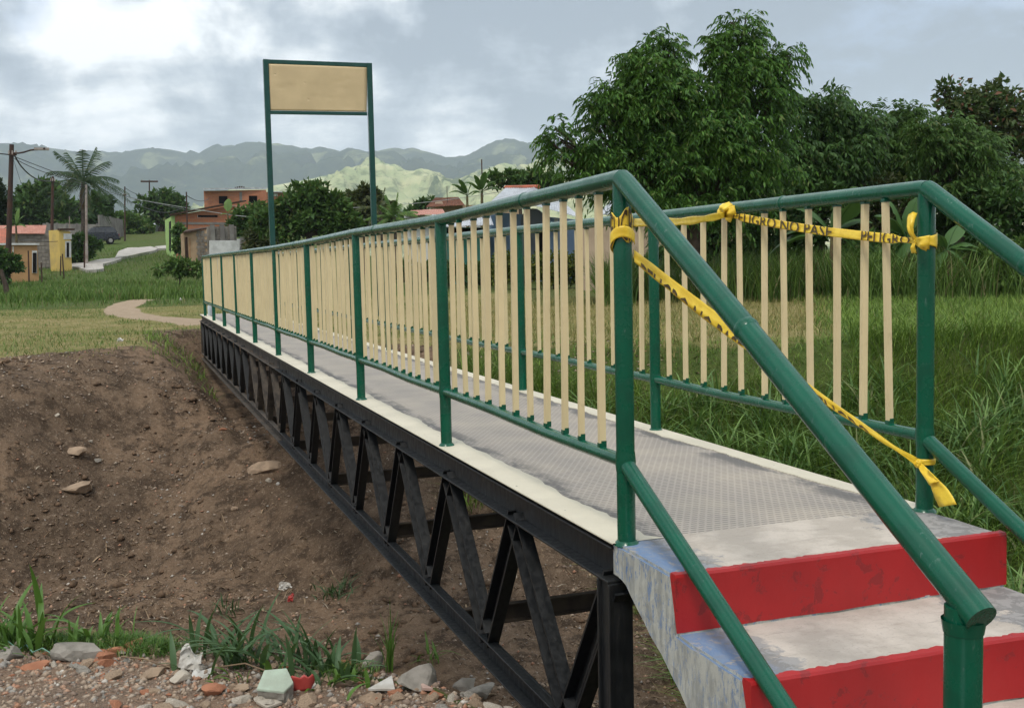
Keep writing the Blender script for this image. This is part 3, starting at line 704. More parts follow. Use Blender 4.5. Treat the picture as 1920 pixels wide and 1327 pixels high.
def build_tape():
    L0 = Vector((0, -.02, 0)); R0 = Vector((WD, -.05, 0))
    # upper tape: near left post, across to the knot on the right rail, on to the near right post
    t = empty('caution_tape', (.5, 0, .9), 'upper yellow caution tape tied from the left post top across to the right post', 'tape', 'caution tapes closing the bridge')
    def on(x, px, py):
        d = raydir(px, py); k = (x-CAMP.x)/d.x; return CAMP+d*k
    pA = Vector((.03, -.03, .985)); knot = on(WD-.03, 1362, 402); pB = on(WD-.032, 1722, 452)
    c = path3(pA, knot, 24, .012)
    wv = [Vector((0, .002, .016)) if i > 3 else Vector((0, .004, .012+.004*i/3)) for i in range(24)]
    for i in range(24): wv[i] = wv[i]*(1-.25*math.sin(i*.5)**2)
    ribbon(c, wv, 'tape_strip', t)
    c2 = path3(knot, pB, 40, .012); wv2 = [Vector((.003, .002, .0165))*(1 if 3 < i < 36 else .6) for i in range(40)]
    fr = ribbon(c2, wv2, 'tape_strip', t)
    letters(fr, 'PELIGRO NO PASE', .05, .62, t, 1.35, 1); letters(fr, 'PELIGRO', .76, .97, t, 1.5, 1)
    # wrap on the left post, printed side showing
    ring = []; wr = []
    for i in range(29):
        a = math.radians(-40+i*14.); ring.append(Vector((L0.x-.0325*math.cos(a), L0.y-.0325*math.sin(a)*1., .965+.012*math.sin(a)))); wr.append(Vector((0, 0, .040+.014*math.sin(i*.8))))
    frr = ribbon(ring, wr, 'wrapped_band', t, crease=.003)
    letters(frr, 'PELIGRO', .02, .52, t, 1., 1)
    ring = [Vector((L0.x-.037*math.cos(a), L0.y-.037*math.sin(a), .93+.028*math.sin(a+.4))) for a in np.linspace(-2.4, 2.6, 24)]
    ribbon(ring, [Vector((0, 0, .017))]*24, 'wrapped_band', t, crease=.002)
    # bow on the right rail
    def bow(c0, sc, ax, tgt, loops):
        for (ang, ln, w, curl) in loops:
            d = (ax*math.cos(ang)+Vector((0, 0, 1))*math.sin(ang)); cc = []; ww = []
            for i in range(12):
                s = i/11; cc.append(c0+d*ln*s*sc+Vector((-.03, -.01, 0))*math.sin(s*PI)*curl*sc); wd = w*sc*(.25+.95*s**.7)
                ww.append((d.cross(Vector((.93, .36, 0)))).normalized()*wd+Vector((.15, .1, 0))*wd*math.sin(i*1.1))
            ribbon(cc, ww, 'knot_tail', tgt, crease=.012)
    side = Vector((.02, -1, 0)).normalized()
    def lump(c0, r, tgt):
        bm = bmesh.new(); bmesh.ops.create_icosphere(bm, subdivisions=3, radius=r)
        for v in bm.verts: v.co *= 1+.35*float(fbm(np.array([v.co.x/r*2.5+3]), np.array([v.co.y/r*2.5+v.co.z/r*3]), 93)[0]); v.co += c0
        me = bpy.data.meshes.new('knot'); bm.to_mesh(me); bm.free(); link_mesh('knot', me, TAPE, tgt)
    lump(knot, .012, t); lump(pB+Vector((-.008, 0, 0)), .010, t)
    bow(knot, 1., side, t, [(2.3, .055, .020, 1), (.75, .060, .016, 1.4), (.2, .075, .018, .8), (-.5, .05, .015, .6)])
    ring = [Vector((R0.x-.034*math.cos(a), R0.y-.034*math.sin(a), pB.z)) for a in np.linspace(-2.8, 2.8, 24)]
    ribbon(ring, [Vector((0, 0, .006+.022*abs(a)/2.8)) for a in np.linspace(-2.8, 2.8, 24)], 'wrapped_band', t, crease=.003)
    bow(pB+Vector((-.01, 0, 0)), 1., side, t, [(1.75, .095, .013, .8), (-.1, .065, .020, .5), (-.35, .06, .014, .4), (-1.9, .04, .01, .3)])
    # lower tape: left post down to the foot of the right post, with a hanging tail
    t2 = empty('caution_tape', (.5, 0, .5), 'lower yellow caution tape slanting down to the right post foot, with hanging tail', 'tape', 'caution tapes closing the bridge')
    a = Vector((.03, -.035, .885)); b = on(WD-.035, 1722, 868)
    c = path3(a, b, 60, .018); wv = []
    for i in range(60):
        q = 1-.45*math.exp(-((i-54)/3.)**2); wv.append(Vector((.010*math.sin(i*.10), .003, .019))*q)
    fr = ribbon(c, wv, 'tape_strip', t2, crease=.007)
    letters(fr, 'PELIGRO NO PASE', .02, .36, t2, 1.6, 1, -1.9); letters(fr, 'PELIGRO', .58, .80, t2, 1.6, 1, -1.7)
    lump(b, .015, t2)
    ring = [Vector((R0.x-.034*math.cos(q), R0.y-.034*math.sin(q), b.z+.004)) for q in np.linspace(-2.9, 2.9, 24)]
    ribbon(ring, [Vector((0, 0, .010))]*24, 'wrapped_band', t2, crease=.003)
    d0 = on(WD-.05, 1740, 880); d1 = on(WD-.05, 1776, 948)
    cc = path3(d0, d1, 14); ww = [Vector((0, -.93, .30))*(.006+.038*math.sin(min(1, i/10)*PI/2)**1.4) for i in range(14)]
    ribbon(cc, ww, 'knot_tail', t2, crease=.014)
    cc = path3(b, on(WD-.06, 1752, 905), 10); ribbon(cc, [Vector((.004, -.008, .004))*(1+i*.12) for i in range(10)], 'knot_tail', t2, crease=.008)
build_tape()

# ------------------------------------------------------------------ sign frame beyond the bridge
def build_sign():
    v = 24.0; vr = 24.5
    A = lambda px, py: P(px, py, v); B = lambda px, py: P(px, py, vr)
    gl = gpt(502, 560, 12); 
    tl, bl = A(498, 116), A(498, 211); tr, brr = B(692, 123), B(692, 214)
    foot_l = Vector((tl.x, tl.y, -.4)); foot_r = Vector((tr.x, tr.y, -.4))
    sg = empty('sign_frame', ((tl.x+tr.x)/2, (tl.y+tr.y)/2, -.25), 'tall green steel frame holding a blank tan sign board, beyond the railing', 'sign')
    r = .048
    MB().bar(foot_l, tl+Vector((0, 0, .045)), .115, .115, (1, 0, 0)).obj('leg', GREEN_DK, sg, bevel=.008)
    MB().bar(foot_r, tr+Vector((0, 0, .045)), .115, .115, (1, 0, 0)).obj('leg', GREEN_DK, sg, bevel=.008)
    dr = (tr-tl).normalized()
    MB().bar(tl+dr*.044, tr-dr*.044, .09, .088).obj('top_beam', GREEN_DK, sg, bevel=.008)
    MB().bar(bl+dr*.044, brr-dr*.044, .07, .07).obj('lower_beam', GREEN_DK, sg, bevel=.006)
    a, b, c, d = tl+dr*.05-Vector((0, 0, .05)), tr-dr*.05-Vector((0, 0, .05)), brr-dr*.05+Vector((0, 0, .04)), bl+dr*.05+Vector((0, 0, .04))
    N = 24; nrm = dr.cross(Vector((0, 0, 1))).normalized()
    if nrm.dot(FW) > 0: nrm = -nrm
    V = []; F = []
    dents = [(.2, .45, .03), (.44, .42, .035), (.47, .68, .03), (.73, .35, .05), (.74, .48, .04), (.8, .27, .03), (.12, .5, .02), (.8, .9, .03), (.63, .7, .02)]
    for i in range(N+1):
        for j in range(N+1):
            s, t = j/N, i/N; p = a.lerp(b, s).lerp(d.lerp(c, s), t)
            dz = .01*float(fbm(np.array([s*3.]), np.array([t*2.]), 95)[0])
            for (q, w, rad) in dents: dz -= .014*math.exp(-(((s-q)*1.9)**2+(t-w)**2)/rad**2)
            V.append(p+nrm*(.018+dz))
    for i in range(N):
        for j in range(N): k = i*(N+1)+j; F.append((k, k+1, k+N+2, k+N+1))
    o = MB().add(V, F, True).obj('board', BOARD, sg); m = o.modifiers.new('thickness', 'SOLIDIFY'); m.thickness = .02
build_sign()

# ------------------------------------------------------------------ buildings
def plaster(name, c, c2, sc=1.2): return simple(name, c, c2, sc, .9, .1, .25, .02, 12)
M_ORANGE = plaster('orange_plaster', (.42, .25, .12), (.34, .20, .10)); M_BLOCK = plaster('grey_block', (.24, .215, .185), (.15, .135, .115), 1.5)
M_MORT = plaster('mortar', (.30, .28, .25), (.22, .2, .18)); M_YEL = plaster('yellow_plaster', (.58, .42, .13), (.46, .34, .13)); M_WHITE = plaster('white_plaster', (.62, .62, .60), (.42, .42, .40))
M_GREENW = plaster('lime_green_plaster', (.36, .52, .18), (.30, .44, .17)); M_CONC = plaster('bare_concrete', (.22, .21, .19), (.14, .13, .12), .8)
M_BLUE = plaster('pale_blue_plaster', (.30, .42, .62), (.26, .36, .52)); M_TURQ = plaster('turquoise_plaster', (.10, .38, .31), (.14, .36, .30)); M_BEIGE = plaster('beige_plaster', (.44, .34, .25), (.36, .28, .2))
M_CREAMW = plaster('tan_plaster', (.42, .30, .19), (.35, .25, .16)); M_DARK = simple('dark_interior', (.012, .010, .009), None, 3, .9, .1, 0)
M_PINKROOF = simple('faded_red_sheet', (.46, .21, .15), (.36, .15, .10), 2.5, .6, .3, .1); M_REDROOF = simple('red_sheet', (.40, .11, .055), (.28, .09, .05), 2.5, .6, .3, .1)
M_ZINC = simple('zinc_sheet', (.46, .48, .50), (.32, .33, .34), 2, .45, .5, .1, .003, None, .3); M_TILE = simple('clay_tile', (.22, .095, .055), (.13, .06, .04), 3, .85, .15, .4, .02, 14)
M_TIMBER = simple('dark_timber', (.07, .04, .025), (.04, .025, .018), 5, .85, .2, .2); M_DOOR = simple('tan_door', (.36, .22, .12), (.28, .16, .08), 3, .7, .2, .1)
M_POLE = simple('rusty_pole', (.045, .028, .024), (.07, .035, .022), 2, .8, .3, .1); M_POLEC = simple('concrete_pole', (.34, .30, .27), (.24, .19, .16), 2, .9, .1, .2); M_WIRE = simple('cable_black', (.03, .03, .035), None, 2, .6, .3, 0)
M_BRICK = None
def brickmat():
    m, g, b, o = new_mat('hollow_brick'); pos = g.n('ShaderNodeNewGeometry').outputs['Position']
    d = g.vm('DOT_PRODUCT', pos, tuple(RT)); z = g.xyz(pos)[2]
    br = g.n('ShaderNodeTexBrick', i_Scale=1.0, offset=.5); g.set(br.inputs['Vector'], g.comb(d, z, 0.))
    br.inputs['Brick Width'].default_value = .40; br.inputs['Row Height'].default_value = .21; br.inputs['Mortar Size'].default_value = .012
    g.set(br.inputs['Color1'], (.42, .155, .072)); g.set(br.inputs['Color2'], (.33, .115, .055)); g.set(br.inputs['Mortar'], (.27, .19, .14))
    n = g.noise(pos, .8, 5, .6)
    g.set(b.inputs['Base Color'], g.mix(g.mr(n, .4, .7, 0., .5), br.outputs[0], (.26, .13, .08))); b.inputs['Roughness'].default_value = .9
    bump(g, b, br.outputs['Fac'], -.4, .02); return m
M_BRICK = brickmat()

def quadpts(px0, px1, v0, v1, back):
    """footprint: front-left, front-right, back-right, back-left"""
    a = P(px0, 500, v0); b = P(px1, 500, v1); d = Vector((b.x-a.x, b.y-a.y, 0)); nrm = Vector((0, 0, 1)).cross(d).normalized()
    if nrm.dot(FW) < 0: nrm = -nrm
    return [Vector((a.x, a.y, 0)), Vector((b.x, b.y, 0)), Vector((b.x, b.y, 0))+nrm*back, Vector((a.x, a.y, 0))+nrm*back], nrm
def zat(py, v, px=960): return P(px, py, v).z
class House:
    def __init__(s, name, label, px0, px1, v0, v1, back, cat='house'):
        s.q, s.n = quadpts(px0, px1, v0, v1, back); s.px0, s.px1, s.v0, s.v1, s.back = px0, px1, v0, v1, back
        c = (s.q[0]+s.q[1])/2; u, v = w2uv(c.x, c.y); s.root = empty(name, (c.x, c.y, gz(u, v)), label, cat)
        s.d = (s.q[1]-s.q[0]).normalized(); s.L = (s.q[1]-s.q[0]).length
    def at(s, px, py, out=0.):
        """point on the front wall plane seen at the pixel"""
        d = raydir(px, py); k = (s.q[0]-CAMP).dot(s.n)/d.dot(s.n); return CAMP+d*k-s.n*out
    def wall(s, tl, tr, m, base=None, name='wall', label=None, openings=(), t=.15):
        """front wall with top heights tl,tr (z), side and back walls; openings=(s0,s1,z0,z1) in metres along the front"""
        zb = base if base is not None else s.root.location.z-1.5
        mb = MB(); q = s.q
        # front face split round the openings
        if openings:
            xs = sorted({0, s.L, *[o[0] for o in openings], *[o[1] for o in openings]})
            top = lambda a: tl+(tr-tl)*a/s.L
            for x0, x1 in zip(xs[:-1], xs[1:]):
                cuts = sorted([(o[2], o[3]) for o in openings if o[0] <= x0+1e-4 and o[1] >= x1-1e-4]); z = zb
                segs = []
                for c0, c1 in cuts: segs.append((z, z, c0, c0)); z = c1
                segs.append((z, z, top(x0), top(x1)))
                for (a0, a1, b0, b1) in segs:
                    p0, p1 = q[0]+s.d*x0, q[0]+s.d*x1
                    mb.prism([p0+Vector((0, 0, a0)), p1+Vector((0, 0, a1)), p1+Vector((0, 0, b1)), p0+Vector((0, 0, b0))], (0, 0, 0), s.n*t)
        else:
            mb.prism([q[0]+Vector((0, 0, zb)), q[1]+Vector((0, 0, zb)), q[1]+Vector((0, 0, tr)), q[0]+Vector((0, 0, tl))], (0, 0, 0), s.n*t)
        for a, b, zt in ((q[0], q[3], tl), (q[1], q[2], tr)):
            sgn = s.d if a is q[0] else -s.d
            mb.prism([a+s.n*(t+.002)+Vector((0, 0, zb)), b+Vector((0, 0, zb)), b+Vector((0, 0, zt)), a+s.n*(t+.002)+Vector((0, 0, zt))], (0, 0, 0), sgn*t)
        mb.prism([q[3]+Vector((0, 0, zb)), q[2]+Vector((0, 0, zb)), q[2]+Vector((0, 0, tr)), q[3]+Vector((0, 0, tl))], s.n*.002, s.n*(t+.002))
        return mb.obj(name, m, s.root, label=label)
    def slab(s, name, pts, th, m, label=None):
        return MB().prism(pts, (0, 0, 0), (0, 0, th)).obj(name, m, s.root, label=label)
    def panel(s, name, px0, py0, px1, py1, m, out=.03, th=.05, label=None):
        a, b, c, d = s.at(px0, py1, out), s.at(px1, py1, out), s.at(px1, py0, out), s.at(px0, py0, out)
        return MB().prism([a, b, c, d], (0, 0, 0), s.n*th).obj(name, m, s.root, label=label)
    def window(s, px0, py0, px1, py1, frame=None, fm=None):
        w = s.panel('window', px0, py0, px1, py1, M_DARK, -.07, .04)
        return w
    def op(s, px0, py0, px1, py1):
        a, c = s.at(px0, py1), s.at(px1, py0); return ((a-s.q[0]).dot(s.d), (c-s.q[0]).dot(s.d), a.z, c.z)
    def corr(s, pts4, m, name='roof_sheet', pitch=.25, n=None, amp=.03, label=None, parts=1):
        """corrugated roof sheets between eave a-b and ridge d-c, one object each"""
        a, b, c, d = pts4
        for k in range(parts):
            V = []; F = []; L = (b-a).length/parts; nn = n or max(4, int(L/pitch))*2
            up = (b-a).cross(d-a).normalized()
            if up.z < 0: up = -up
            for i in range(nn+1):
                t = (k+i/nn)/parts-(.0 if i else -.001); o = up*(amp if i % 2 else 0)+up*.004*(k % 2)
                V += [a.lerp(b, t)+o, d.lerp(c, t)+o]
            for i in range(nn): F.append((2*i, 2*i+2, 2*i+3, 2*i+1))
            o = MB().add(V, F).obj(name, m, s.root, label=label); q = o.modifiers.new('thickness', 'SOLIDIFY'); q.thickness = .02

def brick_parts(h, px0, px1, py0, py1, rows, cols, m, out=.03, name='concrete_block'):
    """individually laid blocks proud of the mortar face of the wall"""
    a, b, d = h.at(px0, py1, out), h.at(px1, py1, out), h.at(px0, py0, out)
    L = (b-a).length; H = d.z-a.z; bw, bh = L/cols, H/rows
    base = MB().box((0, 0, 0), (bw-.03, .10, bh-.025)).mesh(name); base.materials.append(m)
    ang = math.atan2(h.d.y, h.d.x)
    for r in range(rows):
        for c in range(cols):
            o = bpy.data.objects.new(name, base); COL.objects.link(o); o.parent = h.root
            sh = .5 if r % 2 else 0
            x = (c+.5+sh*.5)*bw
            if x > L-bw*.3: continue
            p = a+h.d*x+Vector((0, 0, (r+.5)*bh))+h.n*(.05+random.uniform(-.008, .008))
            o.location = p-h.root.location; o.rotation_euler[2] = ang

def buildings():
    # --- left: orange walled house with red sheet roof
    h = House('low_house', 'low orange-walled house with a faded red sheet roof at the left edge', -60, 72, 64, 66.2, 5)
    zt = zat(459, 65, 30); h.wall(zt, zt, M_ORANGE)
    h.panel('roof_trim', -60, 456, 73, 459.5, M_WHITE, .12, .2)
    a, b = h.at(-60, 456, .1), h.at(20, 457, .1); r0, r1 = P(-60, 428, 68), P(18, 430, 68)
    h.corr([a, b, r1, r0], M_REDROOF, parts=4)
    MB().prism([b+h.n*.3, b+h.n*3, r1], (0, 0, 0), h.d*.1).obj('gable', M_TIMBER, h.root)
    h.panel('door_frame', 60, 470, 69, 512, M_WHITE, .05, .05); h.panel('door', 61, 474, 68, 511, M_DARK, .08, .03)
    h.panel('pipe', 23.5, 462, 25, 478, M_WHITE, .06, .05)
    # --- block walled house with pink roof
    h = House('block_house', 'grey block house under a pink sheet roof, left of the yellow facade', -40, 111, 78, 79.8, 6)
    zt = zat(438, 79, 60); h.wall(zat(437, 78, 0), zat(438, 79.8, 111), M_BLOCK)
    a, b = P(-40, 438, 79), P(87, 439, 78); c, d = P(87, 423, 82), P(-40, 424, 82)
    a, b = P(-40, 438.5, 77.7), P(84, 439, 79.3); h.corr([a, b, c, d], M_PINKROOF, parts=11)
    brick_parts(h, 32, 99, 441, 503, 9, 10, M_BLOCK); h2 = h
    brick_parts(h, 99, 111, 441, 500, 12, 3, M_BRICK, name='brick')
    # --- yellow facade
    h = House('yellow_house', 'narrow bright yellow house front with a white panel beside the lane', 114, 135, 76, 76.65, 1.2)
    zt = zat(431, 76, 111); h.wall(zt, zat(434, 76.65, 135), M_YEL)
    h.panel('cornice', 110, 428.5, 138, 432, M_TIMBER, .15, .3)
    h.panel('upper_panel', 119, 438, 134, 449, M_WHITE); h.panel('door_surround', 122, 452, 133, 483, M_WHITE)
    h.panel('door', 124.5, 455, 128.5, 482, M_DARK, .07, .03)
    # --- long concrete wall up the lane
    def wall(name, label, px0, px1, v0, v1, top0, top1, m, cap=True, posts=0, th=.18, pm=None):
        w = House(name, label, px0, px1, v0, v1, th, 'wall')
        zb = w.root.location.z-1.2; q = w.q; A, B = P(px0, top0, v0).z, P(px1, top1, v1).z
        MB().prism([q[0]+Vector((0, 0, zb)), q[1]+Vector((0, 0, zb)), q[1]+Vector((0, 0, B)), q[0]+Vector((0, 0, A))], (0, 0, 0), w.n*th).obj('panel', m, w.root)
        for k in range(posts):
            t = (k+.5)/posts; p = q[0].lerp(q[1], t); z = A+(B-A)*t
            MB().box((p.x, p.y, (zb+z)/2+.05), (.28, .28, z-zb+.1)).obj('pillar', pm or M_CONC, w.root)
        return w
    wall('concrete_wall', 'long grey concrete wall behind the black vehicle', 84, 196, 128, 124, 419, 421, M_CONC, posts=6)
    wall('concrete_wall', 'taller grey concrete wall to the right of the black vehicle', 188, 232, 122, 134, 403, 412, M_CONC, posts=3)
    wall('block_wall', 'weathered low wall at the top end of the lane', 270, 300, 150, 152, 425, 428, M_CONC, posts=2)
    h = House('pale_house', 'small pale house seen at the top of the lane under the round tree', 286, 316, 152, 150, 5)
    h.wall(zat(424, 152, 290), zat(424, 150, 310), M_WHITE); h.panel('gate', 292, 436, 304, 449, M_DARK, .05, .04)
    h.slab('roof', [P(284, 424, 151.5), P(318, 425, 149.5), P(316, 419, 155), P(286, 418, 157)], .15, M_ZINC)
    # --- lime green house with brick gable
    h = House('green_house', 'lime green fronted house with an orange brick side under a sloping roof', 326, 445, 88, 89.4, 7)
    h.wall(zat(405, 88, 326), zat(385, 89.4, 445), M_BRICK, openings=[h.op(370, 403, 408, 408)])
    h.panel('window', 368, 402, 410, 409, M_WHITE, -.05, .04).hide_render = False
    h.panel('opening', 371, 403.4, 408, 407.6, M_DARK, -.04, .02)
    h.panel('ledge', 326, 417, 445, 421, M_CONC, .05, .06)
    h.slab('roof', [P(318, 404.5, 87.5), P(452, 379, 89), P(462, 378, 96), P(326, 404, 95)], .12, M_TIMBER)
    h.panel('corner_pillar', 321, 405, 328, 477, M_GREENW, .12, .3)
    g_ = House('green_house_front', '', 313, 327, 97, 88, .2); bpy.data.objects.remove(g_.root)
    q = g_.q; zt0, zt1 = zat(413, 97, 313), zat(405, 88, 327); zb = zat(480, 92, 320)-1
    MB().prism([q[0]+Vector((0, 0, zb)), q[1]+Vector((0, 0, zb)), q[1]+Vector((0, 0, zt1)), q[0]+Vector((0, 0, zt0))], (0, 0, 0), g_.n*.2).obj('front_wall', M_GREENW, h.root)
    a, b = g_.at(318, 470, .05), g_.at(322.5, 472, .05); c, d = g_.at(322.5, 414, .05), g_.at(318, 416, .05)
    MB().prism([a, b, c, d], (0, 0, 0), g_.n*.06).obj('gate', M_DARK, h.root)
    # --- small shed and boundary wall in front of it
    h = House('shed', 'small concrete block shed with a narrow brown door behind the railing end', 345, 392, 70, 70.5, 3, 'shed')
    h.wall(zat(437, 70, 345), zat(430, 70.5, 392), M_CREAMW, openings=[h.op(347.5, 444, 352, 489)])
    h.panel('door', 347.6, 444.5, 351.8, 489, M_TIMBER, -.06, .04); h.panel('door_leaf', 354, 446, 357.5, 489, M_DOOR, .03, .03)
    h.slab('roof', [P(343, 437.5, 69.6), P(394, 428.5, 70.6), P(398, 427, 74), P(350, 433, 73.5)], .09, M_TIMBER)
    brick_parts(h, 369, 391, 432, 489, 10, 3, M_BLOCK)
    w = wall('block_wall', 'boundary wall of grey blocks with a whitewashed lower half beside the shed', 392, 446, 69, 70, 425, 424, M_BLOCK, posts=3)
    brick_parts(w, 394, 444, 426, 449, 5, 6, M_BLOCK)
    w.panel('whitewashed_base', 391, 451, 447, 505, M_WHITE, .20, .06)
    wall('block_wall', 'pale wall half hidden by shrubs left of the green sign leg', 446, 530, 70, 72, 448, 446, M_WHITE, posts=4)
    # --- two storey brick building
    h = House('brick_building', 'two-storey orange brick building with two dark window openings', 388, 505, 135, 137, 8, 'building')
    h.wall(zat(358, 135, 388), zat(357, 138, 505), M_BRICK, openings=[h.op(410.5, 367.5, 426.5, 382.5), h.op(467, 367, 482.5, 382)])
    for a in ((410.5, 367.5, 426.5, 382.5), (467, 367, 482.5, 382)): h.panel('window', *a, M_DARK, -.6, .05)
    h.panel('concrete_column', 449, 360, 454, 376, M_CONC, .04, .05)
    h.slab('roof', [P(381, 356.5, 134), P(500, 355, 137), P(500, 355, 147), P(388, 356.5, 145)], .22, M_ZINC)
    for k in range(9): h.slab('roof_scrap', [P(440+k*2, 354.6-abs(k-4)*.1, 138), P(442+k*2, 354, 138), P(443+k*2, 354, 140), P(441+k*2, 354, 140)], .15+.2*random.random(), M_TIMBER) if k % 2 == 0 else None
    h.panel('pink_lower_wall', 462, 386, 490, 398, M_PINKROOF, .5, .2)
    h = House('brick_annex', 'lower brick annex with a small white window, right of the two-storey building', 505, 540, 136, 138, 6, 'building')
    h.wall(zat(360, 136, 505), zat(361, 138, 540), M_BRICK); h.panel('window', 512, 363, 520, 368, M_WHITE, .05, .05)
    h.slab('roof', [P(503, 360.5, 135.5), P(542, 361, 137.5), P(542, 361, 144), P(503, 360.5, 144)], .1, M_ZINC)
    # --- right of the sign
    h = House('tiled_house', 'house with a brown clay tile roof between the palm and banana plants', 812, 870, 78, 76, 6)
    h.wall(zat(384, 78, 812), zat(384, 76, 870), M_CREAMW)
    ra, rb = P(816, 372, 81), P(860, 371, 80); h.corr([P(798, 389, 76.5), P(872, 386, 75), rb, ra], M_TILE, pitch=.22, amp=.07, parts=6)
    MB().prism([h.at(816, 386, .1), h.at(832, 386, .1), h.at(829, 377.5, .1), h.at(818, 379, .1)], (0, 0, 0), h.n*.1).obj('gable', M_BEIGE, h.root)
    h = House('pink_roof_house', 'low house with a faded pink sheet roof just above the left handrail', 760, 830, 62, 60, 5)
    h.wall(zat(404, 62, 760), zat(404, 60, 830), M_WHITE)
    h.corr([P(756, 404, 61), P(836, 403, 59), P(830, 393, 64), P(770, 395, 66)], M_PINKROOF, parts=5)
    h = House('turquoise_house', 'turquoise house with a corrugated zinc awning seen through the balusters', 838, 918, 44, 44, 5)
    h.wall(zat(426, 44, 838), zat(424, 42, 918), M_TURQ)
    h.corr([P(795, 428, 42), P(925, 423, 40), P(918, 402, 45), P(810, 404, 47)], M_ZINC, parts=5, pitch=.12)
    h.panel('dark_fascia', 838, 428, 914, 437, M_DARK, .05, .05)
    h = House('blue_house', 'pale blue house with arched window and zinc roof behind the left railing', 914, 1086, 46, 45, 7)
    h.wall(zat(396, 46, 914), zat(412, 45, 1086), M_BLUE)
    h.panel('window', 938, 440, 946, 472, M_DARK, .03, .04)
    ring = []
    cx0, cz0 = 1000., 418.
    arch = [h.at(977, 480, .06)]+[h.at(1000-23*math.cos(PI*k/12), 415-24*math.sin(PI*k/12), .06) for k in range(13)]+[h.at(1023, 480, .06)]
    MB().prism(arch, (0, 0, 0), h.n*.05).obj('arched_recess', plaster('grey_plaster', (.22, .24, .28), (.18, .2, .24)), h.root)
    h.panel('doorway', 1010, 420, 1021, 500, M_DARK, .08, .03); h.panel('white_column', 930, 400, 938, 500, M_WHITE, .1, .1); h.panel('white_panel', 1040, 410, 1047, 490, M_WHITE, .1, .1)  # dark doorway, white column and a narrow white panel right of the arch
    h.corr([P(900, 398, 44), P(960, 372, 43.5), P(1006, 351, 52), P(948, 352, 53)], M_ZINC, parts=4, pitch=.14)
    h.corr([P(958, 374, 43.5), P(1090, 410, 41), P(1060, 384, 48), P(1000, 351, 51)], M_ZINC, parts=5, pitch=.14)
    MB().tube([P(948, 352, 53), P(1010, 350.5, 51)], .10, 8).obj('ridge_cap', M_REDROOF, h.root)
    h = House('white_roof_house', 'house whose pale zinc roof shows through gaps below the big tree', 1150, 1310, 40, 39, 6)
    h.wall(zat(398, 40, 1150), zat(400, 39, 1310), M_WHITE); h.corr([P(1120, 404, 38), P(1330, 400, 37), P(1262, 352, 43), P(1170, 350, 44)], M_ZINC, parts=6, pitch=.14)
    wall('garden_wall', 'long beige garden wall behind the hedge and balusters', 1086, 1420, 36, 34, 420, 424, M_BEIGE, posts=0)
buildings()

# ------------------------------------------------------------------ concrete lane, poles, cables, vehicle
def slab_px(name, pts, dz, m, th=.12):
    W = [gpt(x, y, 20, 200) for x, y in pts]; mb = MB()
    # drape: fan around the middle
    c = sum(W, Vector())/len(W); u, v = w2uv(c.x, c.y); c.z = gz(u, v)
    n = len(W); V = [c+Vector((0, 0, dz))]+[w+Vector((0, 0, dz)) for w in W]+[w-Vector((0, 0, th)) for w in W]
    F = [(0, i+1, (i+1) % n+1) for i in range(n)]+[(i+1, i+1+n, (i+1) % n+1+n, (i+1) % n+1) for i in range(n)]
    o = mb.add(V, F).obj(name, m); return tag(o, kind='structure')
M_LANE = simple('lane_concrete', (.42, .39, .35), (.32, .30, .27), .8, .9, .1, .2)
slab_px('lane', [(120, 504), (133, 499), (160, 497), (187, 491), (227, 487), (228, 490), (213, 495), (193, 499.5), (195, 509), (180, 511), (163, 511.5), (147, 506)], .2, M_LANE)
slab_px('lane', [(216, 489), (223, 476), (240, 469.5), (262, 469), (283, 467), (297, 471), (290, 475), (270, 479), (257, 482), (240, 486)], .26, M_LANE)
slab_px('pavement', [(290, 466), (313, 463.5), (320, 466), (316, 469), (298, 470)], .2, M_LANE)

def pole(name, label, px, ytop, ybase, v, r, m, lean=0, group='utility poles of the village', arms=(), zb=None, cat='pole'):
    t = P(px, ytop, v); b = P(px+lean, ybase, v)
    u_, v_ = w2uv(b.x, b.y); b = Vector((b.x, b.y, gz(u_, v_)-.3))
    e = empty(name, (b.x, b.y, b.z+.3), label, cat, group)
    MB().tube([b, t], [r, r*.72], 10).obj('shaft', m, e)
    for (x0, y0, x1, y1, rr) in arms:
        MB().bar(P(x0, y0, v-.12), P(x1, y1, v-.12), rr*1.6, rr*2).obj('crossarm', m, e)
        L = P(x1, y1, v)-P(x0, y0, v)
        for k in (0.06, .5, .94):
            q = P(x0, y0, v-.12)+L*k; MB().tube([q, q+Vector((0, 0, .16+rr))], [.05, .035], 7).obj('insulator', M_POLEC, e)
    return e
e = pole('utility_pole', 'tall dark utility pole with a lamp arm at the left edge', 22, 271, 550, 58, .16, M_POLE, -9, arms=((16, 290, 31, 290, .05),))
lp = [P(22, 287, 58), P(34, 287.5, 57.6), P(45, 285.5, 57.4), P(58, 281.5, 57.2), P(70, 280.5, 57), P(84, 278.5, 56.8)]
MB().tube(lp, [.045, .045, .045, .045, .055, .05], 7).obj('lamp_arm', M_POLE, e); MB().box(P(78, 279.6, 56.9), (.7, .28, .12), Matrix.Rotation(-YAW*0, 3, 'Z')).obj('lamp_head', M_POLEC, e)
pole('utility_pole', 'rusty brown utility pole in front of the bushy tree', 99, 331, 505, 80, .13, M_POLE, -3, arms=((95, 340, 103, 340, .05),))
pole('utility_pole', 'pale concrete pole in front of the coconut palm trunk', 161.5, 346, 500, 82, .115, M_POLEC, 1)
pole('utility_pole', 'slim dark pole beside the end of the tall grey wall', 234, 350, 452, 122, .10, M_POLE, 0, arms=((231, 366, 237, 366, .06),))
pole('utility_pole', 'distant pole with a wide crossarm above the round tree', 280, 338, 430, 165, .13, M_POLE, 0, arms=((264, 340.5, 296, 340.5, .12),))
